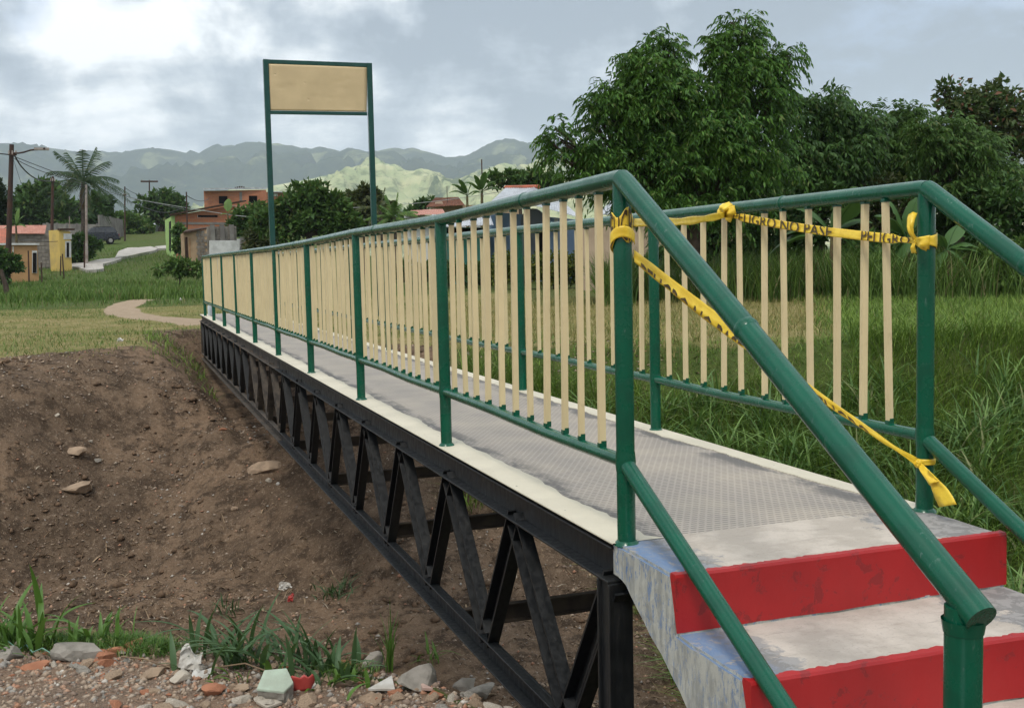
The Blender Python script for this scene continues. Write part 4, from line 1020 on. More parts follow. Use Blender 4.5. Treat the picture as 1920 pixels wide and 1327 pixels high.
pole('utility_pole', 'slim pole in front of the brick gable', 349.5, 360, 432, 86, .07, M_POLE, 0)
pole('antenna_mast', 'thin tall antenna mast rising behind the green sign leg', 508, 292, 400, 150, .14, M_POLEC, 0, group=None, cat='mast')
pole('lamp_mast', 'thin street lamp mast behind the banana plants', 903, 299, 400, 60, .045, M_POLE, 3, group=None, cat='lamp')
pole('antenna_mast', 'short antenna rod on the tiled house roof', 838, 349, 372, 77, .03, M_POLE, 0, group=None, cat='mast')
pole('utility_pole', 'short grey post beside the pale concrete pole', 130, 406, 440, 80, .045, M_POLEC, 0)
pole('fence_post', 'thin wooden post standing at the edge of the lower lane', 158, 452, 507, 76, .06, M_POLE, 0, group='leaning wooden fence posts', cat='post')
for k, (x, y0, y1, ln, lb) in enumerate(((53, 470, 512, 0, 'reddish fence post in front of the orange wall'), (77, 492, 512, 1, 'short fence post in front of the grey block wall'), (117, 476, 505, 2, 'leaning fence post by the yellow house corner'), (114, 480, 505, -2, 'fence post leaning left by the yellow house corner'))):
    pole('fence_post', lb, x, y0, y1, 62+k*3, .05, M_POLE, ln, group='leaning wooden fence posts', cat='post')
def cable(label, pts, r=.018, sag=0., mt=None):
    W = [P(*p) for p in pts]; out = []
    if len(W) == 2:
        for i in range(25): t = i/24; out.append(W[0].lerp(W[1], t)-Vector((0, 0, sag*4*t*(1-t))))
    else:
        for i in range(len(W)-1):
            p0, p1, p2, p3 = W[max(i-1, 0)], W[i], W[i+1], W[min(i+2, len(W)-1)]
            for k in range(8):
                t = k/8; out.append(.5*((2*p1)+(p2-p0)*t+(2*p0-5*p1+4*p2-p3)*t*t+(3*p1-p0-3*p2+p3)*t*t*t))
        out.append(W[-1])
    o = MB().tube(out, r, 5, False).obj('overhead_cable', mt or M_WIRE); c = o
    return tag(o, label, 'cable', 'overhead cables')
M_WIREL = simple('cable_pale', (.35, .36, .34), None, 2, .6, .3, 0)
cable('thick sagging cable between the tall pole and the brown pole', [(27, 291, 58), (40, 312, 62), (60, 331, 68), (80, 339, 74), (97, 340, 79.8)], .04)
cable('upper of two thin cables crossing the palm crown', [(27, 294, 58), (100, 322, 66), (160, 343, 82)], .02)
cable('lower of two thin cables crossing the palm crown', [(27, 298, 58), (80, 322, 64), (160, 347, 82)], .02)
cable('cable leaving the frame to the left from the tall pole', [(16, 290, 58), (-60, 282, 50)], .03)
cable('cable from the brown pole to the concrete pole', [(99, 341, 79.8), (161, 350, 82)], .02, .1)
cable('topmost cable from the concrete pole towards the round tree', [(161, 348, 82), (234, 368, 121), (349, 394, 88)], .025)
cable('pale cable running past the brick gable to the sign leg', [(234, 370, 121), (400, 398, 80), (500, 408, 66), (700, 412, 62)], .022, 0, M_WIREL)
cable('pale cable passing in front of the dark trees', [(430, 386, 82), (560, 393, 70), (690, 388, 62), (830, 376, 58), (985, 352, 56)], .016, 0, M_WIREL)
cable('drooping cable from the concrete pole past the palm trunk', [(161, 352, 82), (150, 380, 80), (132, 402, 80), (128, 408, 80)], .02)
cable('lower drooping cable at the concrete pole', [(161, 360, 82), (152, 388, 80), (140, 408, 80), (130, 412, 80)], .02)
cable('cable over the lane beneath the distant crossarm', [(234, 352, 121.8), (280, 362, 165)], .03, .5)
cable('cable from the slim dark pole to the brick gable roof', [(234, 374, 121.8), (300, 398, 100), (349, 388, 86)], .025)
cable('cable spanning from the slim gable pole to the two-storey building', [(349, 366, 86), (392, 372, 134)], .03, .4)
cable('cable crossing low in front of the yellow house', [(40, 450, 63), (98, 453, 75), (137, 450, 77)], .02, 0)
cable('thin guy wire falling from the tall pole', [(24, 296, 58), (40, 345, 58)], .010)

M_CARP = simple('vehicle_black_paint', (.010, .014, .022), (.014, .018, .026), 3, .25, .6, 0); M_GLASS = simple('vehicle_glass', (.012, .016, .02), None, 3, .1, .8, 0); M_TYRE = simple('tyre_rubber', (.014, .014, .015), None, 3, .8, .2, 0); M_RIM = simple('wheel_rim', (.35, .34, .32), None, 3, .4, .5, 0, .0, None, .6)
def car():
    base = gpt(196, 461, 60, 200); v = 116.; 
    p = P(180, 462, v); u_, v_ = w2uv(p.x, p.y); z = gz(u_, v_)
    ang = math.atan2(RT.y, RT.x)+math.radians(24)
    R = Matrix.Rotation(ang, 3, 'Z'); o0 = Vector((p.x, p.y, z+.02))
    e = empty('parked_vehicle', o0, 'black four-door off-road vehicle parked in front of the grey wall', 'car')
    def T(l): return [o0+R @ Vector(q) for q in l]
    W2 = .88
    side = [(-2.25, .42), (-2.30, .85), (-2.2, 1.02), (-1.05, 1.12), (1.95, 1.14), (2.25, 1.08), (2.3, .5), (1.9, .38), (-1.9, .36)]
    m = MB(); m.prism(T([(x, -W2, zz) for x, zz in side]), (0, 0, 0), R @ Vector((0, 2*W2, 0))); m.obj('body', M_CARP, e, bevel=.06)
    cab = [(-1.10, 1.12), (-.45, 1.72), (1.75, 1.76), (2.12, 1.14)]
    m = MB(); V = T([(x, -W2+.05+(.10 if zz > 1.3 else 0), zz) for x, zz in cab])+T([(x, W2-.05-(.10 if zz > 1.3 else 0), zz) for x, zz in cab])
    m.add(V, [(0, 1, 2, 3), (7, 6, 5, 4), (0, 4, 5, 1), (1, 5, 6, 2), (2, 6, 7, 3), (3, 7, 4, 0)]); m.obj('cabin', M_CARP, e, bevel=.04)
    for x0, x1, dx0 in ((-.88, -.05, .42), (.05, .95, 0), (1.05, 1.92, 0)):
        for sy in (-1, 1):
            yb = sy*(W2-.045); yt = sy*(W2-.125); q = [(x0, yb, 1.18), (x1, yb, 1.18), (x1-(.10 if x1 > 1.5 else 0), yt, 1.64), (x0+dx0, yt, 1.64)]
            MB().prism(T(q), (0, 0, 0), R @ Vector((0, sy*.012, 0))).obj('side_window', M_GLASS, e)
    MB().prism(T([(2.135, -.7, 1.2), (2.135, .7, 1.2), (1.83, .62, 1.66), (1.83, -.62, 1.66)]), (0, 0, 0), R @ Vector((.03, 0, .01))).obj('rear_window', M_GLASS, e)
    MB().prism(T([(-1.08, -.7, 1.18), (-1.08, .7, 1.18), (-.52, .62, 1.68), (-.52, -.62, 1.68)]), (0, 0, 0), R @ Vector((-.03, 0, .01))).obj('windscreen', M_GLASS, e)
    for x in (-1.42, 1.42):
        for sy in (-1, 1):
            c = Vector((x, sy*(W2-.02), .36)); w = MB(); w.tube(T([c-Vector((0, .12, 0)), c-Vector((0, .10, 0)), c+Vector((0, .10, 0)), c+Vector((0, .12, 0))]), [.33, .37, .37, .33], 20); wo = w.obj('wheel', M_TYRE, e)
            r = MB(); r.tube(T([c+Vector((0, sy*.11, 0)), c+Vector((0, sy*.135, 0))]), [.22, .20], 14)
            ro = r.obj('rim', M_RIM, None); ro.parent = wo; ro.location = (0, 0, 0)
    for x in (-2.34, 2.36): MB().box(o0+R @ Vector((x, 0, .52)), (.14, 1.76, .18), R).obj('bumper', M_TYRE, e, bevel=.02)
    for sy in (-.74, .74): MB().box(o0+R @ Vector((2.29, sy, .93)), (.05, .16, .26), R).obj('tail_light', simple('tail_lens', (.25, .01, .01), None, 3, .3, .5, 0), e)
    for sy in (-.6, .6): MB().tube(T([(-.2, sy, 1.80), (1.6, sy, 1.83)]), .02, 6).obj('roof_rail', M_TYRE, e)
car()

# ------------------------------------------------------------------ vegetation
BG = (.022, .055, .010)
LF_BIG = island('big_tree_leaf', (.026, .080, .014), (.090, .20, .030), (.13, .18, .05)); LF_DARK = island('dark_leaf', (.026, .066, .017), (.062, .135, .028), (.07, .10, .03))
LF_MID = island('mid_leaf', (.036, .085, .018), (.080, .155, .032), (.11, .14, .04)); LF_LIGHT = island('light_leaf', (.055, .12, .026), (.12, .20, .042), (.14, .17, .06)); LF_OLIVE = island('olive_leaf', (.045, .06, .02), (.08, .095, .03), (.13, .10, .045))
LF_RED = island('rusty_leaf', (.040, .085, .022), (.085, .105, .035), (.17, .08, .045)); LF_PALM = island('palm_leaf', (.022, .050, .022), (.055, .095, .036), (.12, .12, .05)); LF_BAN = island('banana_leaf', (.040, .10, .026), (.07, .145, .036), None, .5, .3, .25)
LF_HEDGE = island('hedge_leaf', (.05, .075, .012), (.12, .15, .02), (.20, .19, .03)); LF_CYP = island('cypress_leaf', (.010, .028, .012), (.022, .045, .018))
BARK = simple('bark', (.085, .065, .05), (.045, .035, .028), 6, .95, .1, .8, .02, 14); BARKP = simple('palm_bark', (.12, .10, .08), (.07, .055, .045), 5, .95, .1, .6, .02, 9); DEADLEAF = island('dead_leaf', (.12, .075, .04), (.19, .13, .075), None, .8, .1, .1)
GR_TALL = island('tall_grass', (.060, .120, .022), (.135, .22, .045), (.22, .20, .09)); GR_LUSH = island('lush_grass', (.070, .140, .020), (.20, .30, .048), (.16, .16, .06)); GR_DRY = island('mown_grass', (.33, .265, .115), (.16, .175, .05), (.42, .35, .18), .8, .1, .2)
GR_BROAD = island('broad_blade', (.050, .125, .022), (.115, .215, .035), (.22, .26, .07), .45, .35, .3); STRAW = island('straw_litter', (.34, .25, .16), (.20, .14, .09), (.50, .44, .34), .9, .1, 0)

def unit(a): return a/np.maximum(np.linalg.norm(a, axis=-1, keepdims=True), 1e-9)
def in_lobes(lobes, v, n, rng, shell=.45, depth=1.0):
    """n points spread through lobes given as (px,py,radius px); returns world points, outward directions"""
    w = np.array([l[2]**2.0 for l in lobes], float); w /= w.sum(); idx = rng.choice(len(lobes), n, p=w)
    d = unit(rng.normal(size=(n, 3))); r = (shell+(1-shell)*rng.random(n)**.6)
    C = np.array([list(P(l[0], l[1], v+(l[3] if len(l) > 3 else 0))) for l in lobes]); R = np.array([l[2]*v/FPX for l in lobes])
    # each lobe carries a handful of leafy sprays with gaps between them
    K = 13; sd_ = unit(rng.normal(size=(len(lobes), K, 3))+np.array([0, 0, .25])); sr = .55+.5*rng.random((len(lobes), K)); ss = .24+.20*rng.random((len(lobes), K))
    j = rng.integers(0, K, n); cen = C[idx]+sd_[idx, j]*(sr[idx, j]*R[idx])[:, None]
    q = cen+d*(r*ss[idx, j]*R[idx])[:, None]*np.array([1, 1, .75])
    inner = rng.random(n) < .22; q[inner] = (C[idx]+d*(r*R[idx]*.7)[:, None])[inner]
    dd = unit(d*.7+sd_[idx, j]*.8)
    return q, dd, idx
def leaf_mesh(name, pts, dirs, L, W, rng, droop=.3, mat_=None, parent=None, spread=.9):
    """one diamond leaf (two faces folded on the midrib) at every point"""
    n = len(pts); t = unit(dirs+spread*rng.normal(size=(n, 3))*.6+np.array([0, 0, -droop])); a = unit(rng.normal(size=(n, 3))); s = unit(np.cross(t, a)); nn = np.cross(t, s)
    L = L*(.65+.7*rng.random((n, 1))); W = W*(.7+.6*rng.random((n, 1)))
    p0 = pts; p1 = pts+t*L*.45+s*W*.5+nn*W*.18; p2 = pts+t*L+nn*(-L*.12); p3 = pts+t*L*.45-s*W*.5+nn*W*.18
    V = np.stack([p0, p1, p2, p3], 1).reshape(-1, 3); F = np.arange(4*n).reshape(-1, 4)
    F = np.concatenate([F[:, [0, 1, 2]], F[:, [0, 2, 3]]])
    return link_mesh(name, np_mesh(name, V, F), mat_, parent)
def pinnate(name, pts, dirs, L, pairs, ll, lw, rng, mat_, parent, droop=.6):
    """compound leaves: an arching midrib with pairs of drooping leaflets"""
    n = len(pts); t = unit(dirs*np.array([1, 1, .5])+.55*rng.normal(size=(n, 3))+np.array([0, 0, .15])); side = unit(np.cross(t, np.array([0, 0, 1.])+0*t)+.25*rng.normal(size=(n, 3)))
    L = L*(.7+.6*rng.random((n, 1))); Vs = []; 
    for k in range(pairs):
        s = (k+1)/pairs; c = pts+t*L*s+np.array([0, 0, -1.])*L*droop*s*s
        tt = unit(t+np.array([0, 0, -2*droop*s]))
        for sg in ((-1, 1) if k < pairs-1 else (-.3, .3)):
            ld = unit(side*sg+tt*(.55+.6*(s > .9))+np.array([0, 0, -.55])+.18*rng.normal(size=(n, 3))); l = ll*(.75+.5*rng.random((n, 1)))*(1-.35*abs(s-.55)); wv = unit(np.cross(ld, side+.8*rng.normal(size=(n, 3))*.4+np.array([0, 0, .6])))*lw*(.8+.4*rng.random((n, 1)))
            Vs.append(np.stack([c, c+ld*l*.42+wv*.5, c+ld*l+np.array([0, 0, -.15])*l, c+ld*l*.42-wv*.5], 1))
    V = np.concatenate(Vs, 0).reshape(-1, 3); F = np.arange(len(V)).reshape(-1, 4)
    return link_mesh(name, np_mesh(name, V, F), mat_, parent)
def limbs(mb, base, lobes, v, r0, rng, n=None):
    top = Vector(base)
    for l in lobes:
        c = P(l[0], l[1], v+(l[3] if len(l) > 3 else 0)); mid = Vector(base).lerp(c, .5)+Vector((random.uniform(-.2, .2), random.uniform(-.2, .2), -.15*(c-Vector(base)).length*.5))
        pts = [Vector(base), Vector(base).lerp(mid, .5), mid, mid.lerp(c, .6), c+(c-mid)*.3]
        pts = pts[:4]+[c]; mb.tube(pts, [r0*.6, r0*.5, r0*.38, r0*.25, r0*.06], 6)
        for k in range(4):
            e = c+Vector(rng.normal(size=3))*l[2]*v/FPX*.30; mb.tube([mid.lerp(c, random.uniform(.1, .9)), e], [r0*.16, r0*.05], 4)
def tree(name, label, v, lobes, trunk, n, mat_, kind='leaf', L=.3, W=.16, r=.16, seed=1, group=None, pairs=6, ll=.16, lw=.05, cat='tree', shell=.4, droop=.3, depth=1.0):
    rng = np.random.default_rng(seed); tx, ty = trunk; b = P(tx, ty+60, v); u_, v_ = w2uv(b.x, b.y); zg = gz(u_, v_); b.z = zg
    e = empty(name, b, label, cat, group)
    mb = MB(); fork = P(tx, ty, v); pts = [b-Vector((0, 0, .3)), b+Vector((.03, .02, .3)), b.lerp(fork, .5)+Vector((random.uniform(-.1, .1), 0, 0)), fork]
    mb.tube(pts, [r*1.35, r*1.1, r*.95, r*.8], 9); mb.obj('trunk', BARK, e)
    mb = MB(); limbs(mb, fork, lobes, v, r, rng); mb.obj('branches', BARK, e)
    p, d, _ = in_lobes(lobes, v, n, rng, shell, depth)
    keep = p[:, 2] > zg+.15; p, d = p[keep], d[keep]
    if kind == 'leaf': leaf_mesh('crown', p, d, L, W, rng, droop, mat_, e)
    else: pinnate('crown', p, d, L, pairs, ll, lw, rng, mat_, e, droop)
    return e

# the big tree beyond the bridge
tree('compound_leaved_tree', 'large dark tree with two leafy peaks rising above the bridge', 27,
     [(1245, 105, 42), (1225, 150, 55), (1258, 178, 56), (1200, 195, 60), (1160, 180, 35), (1150, 240, 60), (1385, 62, 34), (1370, 110, 50), (1400, 150, 60), (1335, 175, 46), (1455, 120, 30), (1478, 105, 18), (1440, 170, 38), (1425, 215, 48),
      (1240, 250, 85), (1330, 245, 90), (1190, 300, 70), (1290, 330, 80), (1380, 310, 75), (1130, 300, 38), (1052, 262, 26), (1040, 242, 18), (1050, 292, 20), (1105, 335, 30), (1440, 280, 50), (1150, 345, 40), (1240, 385, 40), (1340, 375, 50), (1420, 365, 50), (1190, 120, 22), (1130, 190, 22), (1112, 235, 16), (1243, 68, 14), (1262, 92, 16), (1398, 38, 14), (1372, 42, 12), (1488, 112, 12), (1022, 258, 10), (1180, 150, 16), (1105, 195, 12)],
     (1300, 420), 6400, LF_BIG, 'pin', L=.42, pairs=6, ll=.17, lw=.045, r=.20, seed=11, droop=.55, shell=.35)
# row of trees to its right
tree('leafy_tree', 'round dark tree just right of the big tree', 31, [(1500, 225, 45), (1555, 205, 42), (1590, 235, 45), (1530, 260, 70), (1600, 290, 55), (1480, 300, 60), (1560, 330, 70), (1625, 230, 25), (1500, 370, 60)], (1540, 420), 2600, LF_DARK, 'pin', L=.42, pairs=5, ll=.19, lw=.06, seed=12, droop=.5)
tree('leafy_tree', 'slim tree with a small star-like crown between two larger ones', 33, [(1688, 222, 26), (1690, 250, 38), (1650, 255, 32), (1720, 280, 40), (1665, 300, 50), (1710, 330, 60), (1640, 340, 50), (1640, 215, 16)], (1680, 420), 1500, LF_MID, 'pin', L=.5, pairs=6, ll=.2, lw=.055, seed=13, droop=.35)
tree('broad_leaved_tree', 'tall tree with reddish brown leaves at the top right', 38, [(1790, 178, 28), (1770, 170, 14), (1825, 195, 38), (1800, 225, 48), (1870, 190, 34), (1895, 205, 36), (1860, 235, 55), (1920, 240, 50), (1830, 280, 60), (1900, 300, 60), (1960, 260, 60)], (1850, 420), 6500, LF_RED, 'leaf', L=.22, W=.13, r=.2, seed=14)
tree('leafy_tree', 'bright green lower tree in front of the reddish one', 29, [(1765, 250, 30), (1745, 280, 42), (1800, 275, 45), (1840, 300, 45), (1780, 320, 55), (1735, 240, 14), (1850, 345, 50), (1900, 350, 50), (1810, 370, 50)], (1800, 420), 2000, LF_MID, 'pin', L=.4, pairs=6, ll=.17, lw=.045, seed=15, droop=.45)
bush_specs = [('dark shrub behind the balusters left of the near right post', 30, [(1480, 400, 50), (1540, 395, 55), (1510, 440, 45), (1450, 430, 40)], (1500, 460), LF_DARK, 3000),
    ('dark shrub under the reddish tree', 31, [(1620, 380, 55), (1680, 390, 55), (1650, 430, 50), (1600, 440, 40)], (1650, 460), LF_OLIVE, 3200),
    ('mid green shrub right of the near right post', 30, [(1780, 390, 50), (1830, 400, 55), (1800, 440, 50), (1760, 440, 35)], (1800, 470), LF_MID, 3000),
    ('dense shrub at the right edge below the sloping handrail', 28, [(1880, 400, 60), (1930, 420, 60), (1900, 460, 45), (1850, 460, 40), (1980, 400, 80)], (1900, 480), LF_DARK, 3400),
    ('dark undergrowth beyond the banana plants', 30, [(1700, 470, 45), (1760, 490, 40), (1820, 490, 45), (1880, 500, 40), (1640, 470, 35)], (1760, 500), LF_DARK, 3000),
    ('shaded shrub beneath the big tree', 31, [(1330, 430, 30), (1370, 445, 35), (1420, 440, 40), (1400, 470, 30)], (1380, 470), LF_DARK, 1600),
    ('dark shrub behind the tan strip, left of the banana plants', 30, [(1430, 470, 34), (1480, 478, 36), (1390, 485, 26)], (1440, 495), LF_MID, 2000),
    ('leafy shrub between the two banana plants', 29, [(1620, 478, 36), (1660, 492, 30), (1585, 490, 26)], (1620, 505), LF_MID, 1900),
    ('bright leafy bush low at the right edge', 26, [(1860, 505, 40), (1920, 495, 50), (1960, 520, 50)], (1900, 530), LF_LIGHT, 2400),
    ('olive bush between the near right post and the low edge bush', 27, [(1760, 508, 32), (1805, 515, 34)], (1780, 530), LF_OLIVE, 1700),
    ('low shrub behind the second right post', 31, [(1270, 480, 24), (1310, 488, 26), (1235, 492, 20)], (1270, 500), LF_DARK, 1500),
    ('pale weedy bush in the reeds behind the right railing', 28, [(1520, 505, 26), (1555, 512, 22)], (1530, 520), LF_LIGHT, 1200),
    ('red-leaved shrub in front of the beige wall', 31, [(1330, 440, 14), (1352, 460, 18), (1340, 475, 16)], (1340, 480), LF_RED, 700)]
for i, (lb, v, lo, tr, mt, n) in enumerate(bush_specs):
    tree('shrub', lb, v, lo, tr, n, mt, 'leaf', L=.20, W=.095, r=.05, seed=30+i, cat='shrub', group='shrubs beyond the right bank')
# hedge in front of the blue house
rng = np.random.default_rng(50)
tree('hedge', 'long yellow-green hedge in front of the blue house', 38, [(x, 500+random.uniform(-6, 4), 24) for x in range(930, 1150, 16)]+[(x, 515, 20) for x in range(930, 1240, 18)]+[(1130, 500, 26), (1160, 505, 28), (1200, 505, 24)], (1040, 505), 9000, LF_HEDGE, 'leaf', L=.13, W=.08, r=.05, seed=51, cat='hedge')
tree('hedge', 'low dark hedge in front of the turquoise house', 40, [(x, 512, 20) for x in range(760, 930, 16)], (850, 512), 4000, LF_DARK, 'leaf', L=.16, W=.09, r=.05, seed=52, cat='hedge')
# trees left of and behind the village
tree('leafy_tree', 'bushy dark tree behind the pink roof at the left', 136, [(50, 375, 28), (85, 365, 26), (70, 400, 38), (110, 385, 26), (30, 400, 24), (100, 410, 30), (45, 420, 28), (125, 410, 18)], (80, 430), 5200, LF_MID, 'leaf', L=.8, W=.5, r=.25, seed=21)
tree('leafy_tree', 'dark tree showing behind the palm trunk', 140, [(185, 385, 20), (170, 405, 28), (195, 412, 20), (150, 400, 20), (140, 420, 24)], (175, 430), 2800, LF_DARK, 'leaf', L=.8, W=.5, r=.25, seed=22)
tree('cypress_tree', 'dark narrow conifer cut by the left edge', 86, [(-6, 345, 16), (-8, 375, 22), (-5, 410, 26), (-10, 440, 28), (4, 395, 18), (6, 425, 16)], (-8, 450), 2600, LF_CYP, 'leaf', L=.45, W=.2, r=.2, seed=23)
tree('round_tree', 'round open tree at the top of the lane', 150, [(300, 378, 22), (320, 392, 24), (282, 392, 22), (300, 402, 26), (335, 382, 14), (268, 382, 12), (315, 368, 12), (330, 408, 16), (275, 408, 14)], (304, 418), 2600, LF_MID, 'leaf', L=.75, W=.4, r=.35, seed=24, shell=.2)
tree('climber_bush', 'creeper-covered bush at the end of the grey wall', 140, [(232, 415, 14), (248, 412, 16), (262, 422, 16), (240, 430, 16), (256, 436, 18), (276, 436, 14), (222, 406, 8)], (250, 440), 2200, LF_LIGHT, 'leaf', L=.5, W=.35, r=.1, seed=25, cat='bush')
tree('leafy_tree', 'dark spreading tree between the sign legs', 58, [(545, 385, 30), (580, 372, 32), (575, 355, 16), (615, 385, 32), (600, 410, 36), (555, 420, 36), (520, 415, 30), (640, 400, 30), (640, 425, 30), (500, 420, 24)], (580, 440), 6200, LF_MID, 'leaf', L=.34, W=.2, r=.2, seed=26)
tree('leafy_tree', 'duller tree behind the right leg of the sign', 66, [(665, 378, 20), (690, 372, 24), (700, 395, 30), (670, 405, 28), (715, 410, 26), (650, 395, 18)], (685, 430), 3600, LF_OLIVE, 'leaf', L=.36, W=.2, r=.18, seed=27)
tree('leafy_tree', 'low dark trees left of the sign leg behind the boundary wall', 74, [(455, 412, 20), (480, 405, 22), (470, 430, 22), (500, 440, 26), (440, 425, 14)], (475, 440), 2600, LF_MID, 'leaf', L=.36, W=.22, r=.12, seed=28)
tree('shrub', 'grey-green shrub overhanging the whitewashed wall', 66, [(470, 446, 12), (485, 440, 14), (495, 455, 14), (475, 462, 14), (515, 448, 16)], (485, 465), 1300, LF_OLIVE, 'leaf', L=.3, W=.16, r=.05, seed=29, cat='shrub')
tree('shrub', 'shrub climbing between the green pillar and the shed', 80, [(335, 432, 10), (338, 448, 10), (334, 464, 9), (342, 440, 8)], (336, 470), 900, LF_MID, 'leaf', L=.32, W=.2, r=.05, seed=60, cat='shrub')
tree('shrub', 'shrub beside the pale pole below the black vehicle', 84, [(150, 452, 12), (165, 455, 12), (178, 458, 10), (148, 472, 14), (160, 480, 12), (142, 486, 10)], (155, 485), 1900, LF_DARK, 'leaf', L=.3, W=.16, r=.06, seed=61, cat='shrub')
tree('shrub', 'dark shrub at the left edge beside the tall pole', 56, [(-4, 480, 14), (12, 492, 16), (26, 490, 12), (6, 510, 16), (34, 500, 8)], (10, 515), 1800, LF_DARK, 'leaf', L=.22, W=.12, r=.05, seed=62, cat='shrub')
tree('leafy_tree', 'feathery tree behind the blue house roof', 62, [(930, 340, 14), (950, 335, 14), (975, 332, 16), (1000, 330, 14), (1010, 345, 14), (970, 350, 18), (1035, 340, 16)], (975, 370), 2000, LF_MID, 'leaf', L=.34, W=.16, r=.12, seed=63)
tree('leafy_tree', 'low tree behind the clay tile roof', 88, [(790, 385, 10), (805, 380, 8), (782, 395, 10), (770, 400, 12)], (795, 398), 700, LF_DARK, 'leaf', L=.4, W=.25, r=.1, seed=64)
tree('shrub', 'leafy weeds at the right end of the tall grass band', 52, [(318, 500, 10), (335, 496, 12), (352, 500, 12), (370, 504, 12), (300, 506, 8), (340, 508, 10)], (335, 510), 1100, LF_LIGHT, 'leaf', L=.30, W=.10, r=.03, seed=65, cat='shrub')

def palm(name, label, v, cx, cy, n, L, base_py, trunk_r, mat_, seed, lean=0, dead=True, ll=.55, lw=.05, npair=26):
    rng = np.random.default_rng(seed); c = P(cx, cy, v); b = P(cx+lean, base_py, v); u_, v_ = w2uv(b.x, b.y); b.z = gz(u_, v_)-.2
    e = empty(name, b, label, 'palm')
    if c.z-b.z > .4:
        mb = MB(); K = 14; pts = [b.lerp(c, i/K)+RT*.12*math.sin(i/K*PI) for i in range(K+1)]; mb.tube(pts, [trunk_r*(1.25-.4*i/K+.05*(i % 2)) for i in range(K+1)], 10); mb.obj('trunk', BARKP, e)
    for i in range(n):
        az = i*2.399+rng.normal()*.1; el = math.radians(80-(i/n)**.8*108+rng.normal()*6); l = L*(.85+.3*rng.random()); t = Vector((math.cos(az)*math.cos(el), math.sin(az)*math.cos(el), math.sin(el)))
        horiz = Vector((math.cos(az), math.sin(az), 0)); rib = []; 
        for k in range(13):
            s = k/12; rib.append(c+t*l*s+Vector((0, 0, -1))*l*.52*s*s*max(.25, math.cos(el))+horiz*l*.05*s)
        mb = MB(); mb.tube(rib, [.035*(1-.8*k/12)*L/2.5 for k in range(13)], 4, False)
        V = []; F = []; sd = t.cross(Vector((0, 0, 1))).normalized()
        if sd.length < .1: sd = Vector((1, 0, 0))
        for k in range(npair):
            s = .14+.86*k/npair; f = s*12; j = min(int(f), 11); p = rib[j].lerp(rib[j+1], f-j); tt = (rib[j+1]-rib[j]).normalized()
            for sg in (-1, 1):
                q = ll*L/2.5*math.sin(min(1, (1.05-s)*2.2+.15)*PI/2)*(.8+.4*rng.random()); dd = (sd*sg*.8+tt*.75+Vector((0, 0, -.45-.3*rng.random()))).normalized(); w = tt*lw*.5
                i0 = len(V); V += [p-w, p+w, p+dd*q*.6+w*.8+Vector((0, 0, -.05*q)), p+dd*q+Vector((0, 0, -.22*q)), p+dd*q*.6-w*.8+Vector((0, 0, -.05*q))]; F.append((i0, i0+1, i0+2, i0+3, i0+4))
        mb.add(V, F); mb.obj('frond', mat_, e)
    if dead:
        for i in range(10):
            az = i*2.4; l = L*.55; rib = [c+Vector((math.cos(az)*.25*math.sin(k/6*2.2), math.sin(az)*.25*math.sin(k/6*2.2), -k/6*l)) for k in range(7)]
            mb = MB(); mb.tube(rib, .03, 4, False)
            for k in range(30):
                p = rib[rng.integers(1, 6)]; q = Vector((rng.normal()*.15, rng.normal()*.15, -.5-.3*rng.random())); mb.add([p, p+Vector((.05, 0, 0)), p+q], [(0, 1, 2)])
            mb.obj('dead_frond', DEADLEAF, e)
palm('coconut_palm', 'tall coconut palm with a full drooping crown above the village', 85, 156, 340, 25, 3.4, 470, .20, LF_PALM, 70, lean=-5, lw=.07, ll=.50, npair=24)
palm('fan_palm', 'small bright palm to the right of the sign leg', 55, 738, 408, 20, 1.35, 440, .14, LF_LIGHT, 71, dead=False, ll=.5)
palm('young_palm', 'upright young palm fronds between the olive tree and small palm', 60, 712, 392, 9, 1.5, 440, .1, LF_OLIVE, 72, dead=False, ll=.45)

def banana(name, label, v, cx, cy, spec, seed, base_py, mat_=None, W=.32, stem=.09):
    """spec: leaves as (dx px, dy px) of the tip from the crown"""
    rng = np.random.default_rng(seed); c = P(cx, cy, v); b = P(cx, base_py, v); u_, v_ = w2uv(b.x, b.y); b.z = gz(u_, v_)-.1
    e = empty(name, b, label, 'plant')
    MB().tube([b, b.lerp(c, .5), c], [stem*1.3, stem, stem*.6], 9).obj('stem', simple('banana_stem', (.13, .12, .05), (.09, .06, .035), 6, .8, .2, .2) if 'banana_stem' not in bpy.data.materials else bpy.data.materials['banana_stem'], e)
    k_ = v/FPX
    for dx, dy in spec:
        tip = c+RT*dx*k_+Vector((0, 0, -dy*k_))+FW*rng.normal()*.4; ln = (tip-c).length; up = Vector((0, 0, 1))*ln*.35
        N = 12; rib = [c.lerp(tip, s)+up*4*s*(1-s)*.6 for s in np.linspace(0, 1, N+1)]; V = []; F = []
        for i, p in enumerate(rib):
            t = (rib[min(i+1, N)]-rib[max(i-1, 0)]).normalized(); sd = t.cross(Vector((0, 0, 1)));
            sd = (sd.normalized() if sd.length > .1 else RT.copy()); sd = (sd+Vector(rng.normal(size=3))*.05).normalized(); s = i/N; w = W*ln*.55*max(0, math.sin(PI*min(1, max(0, (s-.12)/.88))**.75))**.6 if s > .12 else .01
            w *= (.82+.3*rng.random()); V += [p-sd*w-Vector((0, 0, w*.45)), p, p+sd*w-Vector((0, 0, w*.45))]
        for i in range(N): a = 3*i; F += [(a, a+1, a+4, a+3), (a+1, a+2, a+5, a+4)]
        mb = MB().add(V, F, True); mb.tube(rib, [.014*(1-.7*i/N) for i in range(N+1)], 4, False); mb.obj('leaf', mat_ or LF_BAN, e)
